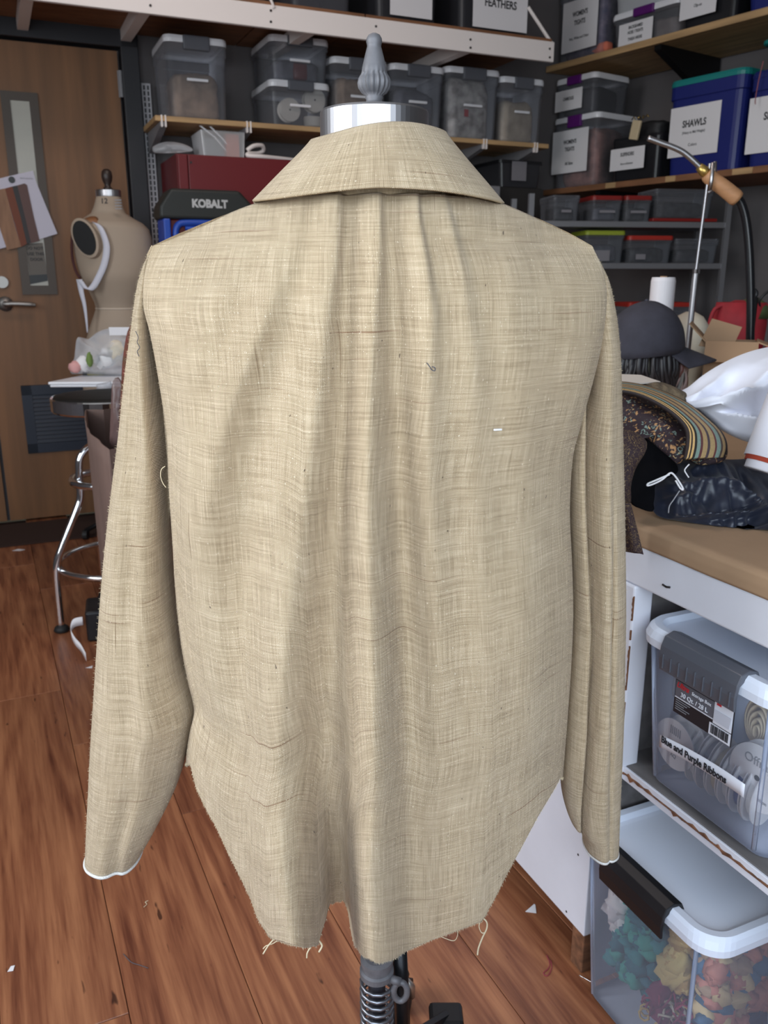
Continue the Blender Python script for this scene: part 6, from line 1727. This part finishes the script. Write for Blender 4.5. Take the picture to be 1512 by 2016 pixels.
solid(MB().add(vs, fs).build('white_tape', mat('white_twill_tape', (.66, .66, .74), .7), f2, True), .002)
m = MB(); P_ = smoothpath(fl2([(156, 550), (160, 575), (166, 600), (170, 630), (172, 655)]), 4); vs = []; fs = []
for i, p in enumerate(P_):
    w2 = .011 * (1 - i / len(P_)) + .0015
    vs += [p + Vector((-w2, 0, 0)), p + Vector((w2, 0, 0))]
    if i: fs.append((2 * i - 2, 2 * i - 1, 2 * i + 1, 2 * i))
solid(MB().add(vs, fs).build('white_tape', MATS['white_twill_tape'], f2, True), .002)
MB().tube(smoothpath(fl2([(144, 455), (141, 480), (143, 510), (150, 535), (158, 548)], YF - .06), 4), .006, 6).build('dark_red_cord', mat('oxblood_cord', (.06, .012, .012), .7), f2, True)
m = MB(); P_ = smoothpath(fl2([(160, 440), (175, 433), (188, 432), (194, 437)], YF - .09), 4); vs = []; fs = []
for i, p in enumerate(P_):
    vs += [p + Vector((0, 0, .012)), p + Vector((.004, -.02, -.012))]
    if i: fs.append((2 * i - 2, 2 * i - 1, 2 * i + 1, 2 * i))
solid(MB().add(vs, fs).build('shoulder_patch', mat('tan_leather_patch', (.28, .12, .05), .6), f2, True), .003)
q = fl2([(205, 396)], YF - .085)[0]
text('12', .030, f2, (q.x, q.y, q.z), (math.pi / 2 - .1, 0, 0), INK, bold=.0005)
q = fl2([(234, 404)], YF - .085)[0]
for k_ in range(4): MB().box(q.x - .016, q.x + .012, q.y - .0, q.y + .002, q.z + .018 - .011 * k_, q.z + .022 - .011 * k_).build('small_print', GREYINK, f2)
MB().cyl((0, 0, .06), (0, 0, ringz[-1][2] + .02), .014, n=14).build('pole', BLACKMETAL, f2, True)
for k_ in range(4):
    a = k_ * math.pi / 2 + .4; u_ = Vector((math.cos(a), math.sin(a), 0))
    MB().tube([Vector((0, 0, .09)), u_ * .12 + Vector((0, 0, .085)), u_ * .22 + Vector((0, 0, .04))], .011, 8).build('base_leg', BLACKMETAL, f2, True)
    MB().cyl(u_ * .22 + Vector((-.01, 0, .022)), u_ * .22 + Vector((.01, 0, .022)), .022, n=14).build('caster', RUBBER, f2)

# ---- white side table with its load
ZTB = .797
c0 = atZ(94, 752, ZTB); 
stb = thing('side_table', 'small white table top beside the tall stool', 'table', (c0.x, c0.y, 0))
wT = .62
tpoly = [(0, 0), (wT, .02), (wT, .50), (.10, .48)]
bevel(MB().prism(tpoly, ZTB - .010, ZTB).build('table_top', WHITEPL, stb), .003)
bevel(MB().prism([(.004, .004), (wT - .004, .022), (wT - .004, .49), (.10, .47)], ZTB - .019, ZTB - .0105).build('under_board', WHITEPL, stb), .003)
MB().cyl((.45, .26, .03), (.45, .26, ZTB - .020), .025, n=16).build('column', DULLSTEEL, stb, 1.0)
MB().lathe([(.17, 0), (.17, .012), (.03, .03)], 32, c=(.45, .26, 0)).build('foot', BLACKMETAL, stb, 1.0)
YBG = c0.y + .22
bg = blob([(148, 704), (152, 668), (158, 664), (172, 669), (196, 652), (226, 645), (262, 648), (300, 660), (305, 735), (225, 738), (168, 736), (140, 734)], YBG, .09, .02, 22, 6, 80, 16, minz=ZTB + .002)
tag(bg.build('plastic_bag', CLEARBAG, None, True), 'clear plastic bag of white notions on the small white table', 'bag')
def lump(name, px_, py_, r_, m, label, cat, yy=None, sq=1.0):
    p = atY(px_, py_, yy or YBG - .05)
    p.z = max(p.z, ZTB + .004 + r_ * sq)
    def fn(u, v):
        a = u * 2 * math.pi; b_ = (v - .5) * math.pi
        d = Vector((math.cos(a) * math.cos(b_), math.sin(a) * math.cos(b_), math.sin(b_) * sq))
        return d * r_ * (1 + .25 * noise.noise(d * 2.2 + Vector((px_, 0, 0))))
    o = MB().grid(fn, 18, 10, True).build(name, m, None, True, p); tag(o, label, cat)
COT = mat('white_cotton', (.78, .76, .76), .9)
lump('cotton_puff', 165, 716, .030, COT, 'white cotton puff at the open corner of the bag', 'cotton')
lump('cotton_puff', 212, 704, .034, COT, 'large white cotton puff in the middle of the bag', 'cotton')
lump('cotton_puff', 200, 714, .026, COT, 'small white cotton puff behind the green sprig', 'cotton')
lump('cotton_puff', 232, 690, .038, mat('cream_cotton', (.70, .62, .50), .9), 'cream cotton puff beside the red print cloth', 'cotton')
lump('pink_puff', 148, 722, .022, mat('pink_cotton', (.70, .36, .34), .9), 'pale pink puff beside the bag corner', 'cotton', YBG - .07)
lump('green_sprig', 176, 708, .012, mat('green_felt', (.16, .24, .06), .8), 'small green felt leaf in the bag', 'felt leaf', YBG - .115, 2.2)
o = MB().box(-.04, .05, -.002, .002, 0, .028).build('size_tag', PAPER, None, False, atY(238, 660, YBG - .10), .0); tag(o, 'white printed tag on the clear bag', 'tag')
def on_table(L, z): return [atZ(a, b_, z) for a, b_ in L]
pn = on_table([(154, 731), (180, 729), (215, 725), (238, 722)], ZTB + .007)
o = MB().tube(pn, [.003, .006, .006, .006], 8).build('red_pencil', mat('maroon_lacquer', (.16, .02, .025), .4), None, True); tag(o, 'dark red pencil lying on the small white table', 'pencil')
kn = thing('craft_knife', 'small yellow and black knife at the white table edge', 'knife', atZ(167, 738, ZTB + .001), 0)
MB().rbox(0, .075, -.008, .008, 0, .010, .002).build('handle', mat('yellow_plastic', (.42, .36, .14), .5), kn); MB().rbox(-.006, .012, -.009, .009, -.0, .012, .002).build('end_cap', BLACKPL, kn)
MB().box(.075, .095, -.005, .005, .003, .0045).build('blade', CHROME, kn)
# limp plastic hanging down from the table edge
o = blob([(190, 757), (212, 752), (219, 752), (219, 790), (214, 825), (208, 842), (196, 828), (190, 800)], c0.y - .045, .010, .006, 40, 9, 50, 8).build('plastic_film', clear('grey_film', (.55, .54, .58), .45, .3), None, True)
tag(o, 'crumpled clear film hanging over the small table edge', 'film')
# ---- chrome stool
st_c = Vector((atY(211, 776, 2.74).x, 2.74, 0)); ZSE = .782
sl_ = thing('bar_stool', 'tall chrome stool with round black seat beside the brown bag', 'stool', st_c)
MB().lathe([(.02, ZSE - .002), (.13, ZSE), (.166, ZSE - .004), (.168, ZSE - .010)], 48).build('seat_pad', mat('black_vinyl', (.010, .009, .008), .6, spec=.25), sl_, True)
MB().lathe([(.166, ZSE - .012), (.174, ZSE - .006), (.177, ZSE - .010), (.177, ZSE - .046), (.172, ZSE - .052), (.05, ZSE - .056)], 56).build('seat_rim', CHROME, sl_, .6)
MB().cyl((0, 0, .50), (0, 0, ZSE - .057), .020, n=16).build('column', CHROME, sl_, True)
ft = atZ(122, 1243, 0) - st_c; fa = math.atan2(ft.y, ft.x); fr2 = math.hypot(ft.x, ft.y)
for k_ in range(4):
    a = fa + k_ * math.pi / 2
    u_ = Vector((math.cos(a), math.sin(a), 0))
    def P(r_, z): return u_ * r_ + Vector((0, 0, z))
    lg = MB().tube(smoothpath([P(.02, .60), P(.06, .62), P(.105, .585), P(.115, .53), P(.118, .455), P(.135, .41), P(.19, .30), P(.215, .24), P(.222, .17), P(fr2, .012)], 5), .0125, 10).build('leg', CHROME, sl_, True)
    MB().lathe([(.020, 0), (.026, .006), (.022, .016), (.013, .024)], 16, c=tuple(P(fr2, 0))).build('foot_cap', RUBBER, lg, True)
MB().tube([Vector((.205 * math.cos(a), .205 * math.sin(a), .215)) for a in np.linspace(0, 2 * math.pi, 49)[:-1]], .010, 9, closed=True).build('foot_ring', CHROME, sl_, True)
MB().tube([Vector((.135 * math.cos(a), .135 * math.sin(a), .50)) for a in np.linspace(0, 2 * math.pi, 41)[:-1]], .0125, 9, closed=True).build('brace_ring', CHROME, sl_, True)
# ---- large flat brown paper bag standing on the floor
P1, P2 = Vector((-.826, 2.31, 0)), Vector((-.585, 1.75, 0))
bd = (P2 - P1); Lb = bd.length; ba = math.atan2(bd.y, bd.x)
pb_ = thing('paper_bag', 'tall flat brown paper bag standing open by the stool', 'bag', P1, ba)
HB = .795
def side(y0, y1, bulge, nm, ztop):
    def fn(u, v):
        b_ = math.sin(math.pi * u) * bulge * v
        return (u * Lb, y0 + (y1 - y0) * v * .2 + b_ + .004 * noise.noise(Vector((u * 7, v * 6, y0 * 9))), v * ztop)
    solid(MB().grid(fn, 30, 20).build(nm, OLDCARD, pb_, True), .0025)
side(0, 0, -.02, 'front_side', HB); side(.095, .085, .02, 'back_side', HB + .004)
for x_ in (0, Lb):
    def gs(u, v, x_=x_):
        f = .022 * (1 - abs(2 * u - 1)) * v * (1 if x_ == 0 else -1)
        return (x_ + f, u * .09, v * HB)
    solid(MB().grid(gs, 9, 16).build('gusset', OLDCARD, pb_, False), .0025)
MB().box(.0, Lb, 0, .095, 0, .003).build('bottom', OLDCARD, pb_)
# cloth standing in the bag
REDPR = mat('red_print_cloth', (.12, .016, .013), .8, var=.6, vscale=(60, 60, 60), col2=(.09, .05, .02))
o = blob([(232, 900), (236, 830), (240, 742), (243, 700), (249, 662), (256, 642), (268, 635), (292, 650), (300, 760), (296, 900), (262, 930)], 1.86, .030, .008, 30, 3, 60, 14).build('printed_cloth', REDPR, None, True)
tag(o, 'red and ochre print cloth standing up out of the brown bag', 'cloth')
o = blob([(216, 870), (219, 800), (222, 752), (236, 745), (247, 790), (247, 880), (238, 910), (226, 895)], 1.94, .016, .006, 40, 5, 50, 8).build('brown_film', clear('brown_film', (.20, .12, .11), .55, .3), None, True)
tag(o, 'brownish clear film sticking out of the paper bag', 'film')
# dark case and white strip on the floor behind the bag
q = atZ(160, 1262, 0)
o = bevel(MB().rbox(-.02, .12, -.05, .09, 0, .105, .008).build('black_case', BLACKPL, None, False, (q.x + .03, q.y + .04, 0), .3), .004); tag(o, 'black case on the floor behind the brown bag', 'case')
pts = [atZ(176, 1210, .10), atZ(158, 1215, .095), atZ(153, 1232, .07), atZ(160, 1248, .05), atZ(172, 1262, .03), atZ(182, 1280, .012)]
m = MB(); P_ = smoothpath(pts, 5); vs = []; fs = []
for i, p in enumerate(P_):
    vs += [p + Vector((0, -.06, -.010)), p + Vector((0, -.06, .018))]
    if i: fs.append((2 * i - 2, 2 * i - 1, 2 * i + 1, 2 * i))
o = solid(MB().add(vs, fs).build('paper_strip', PAPER, None, True), .001); tag(o, 'white paper strip curling beside the black case', 'paper strip')
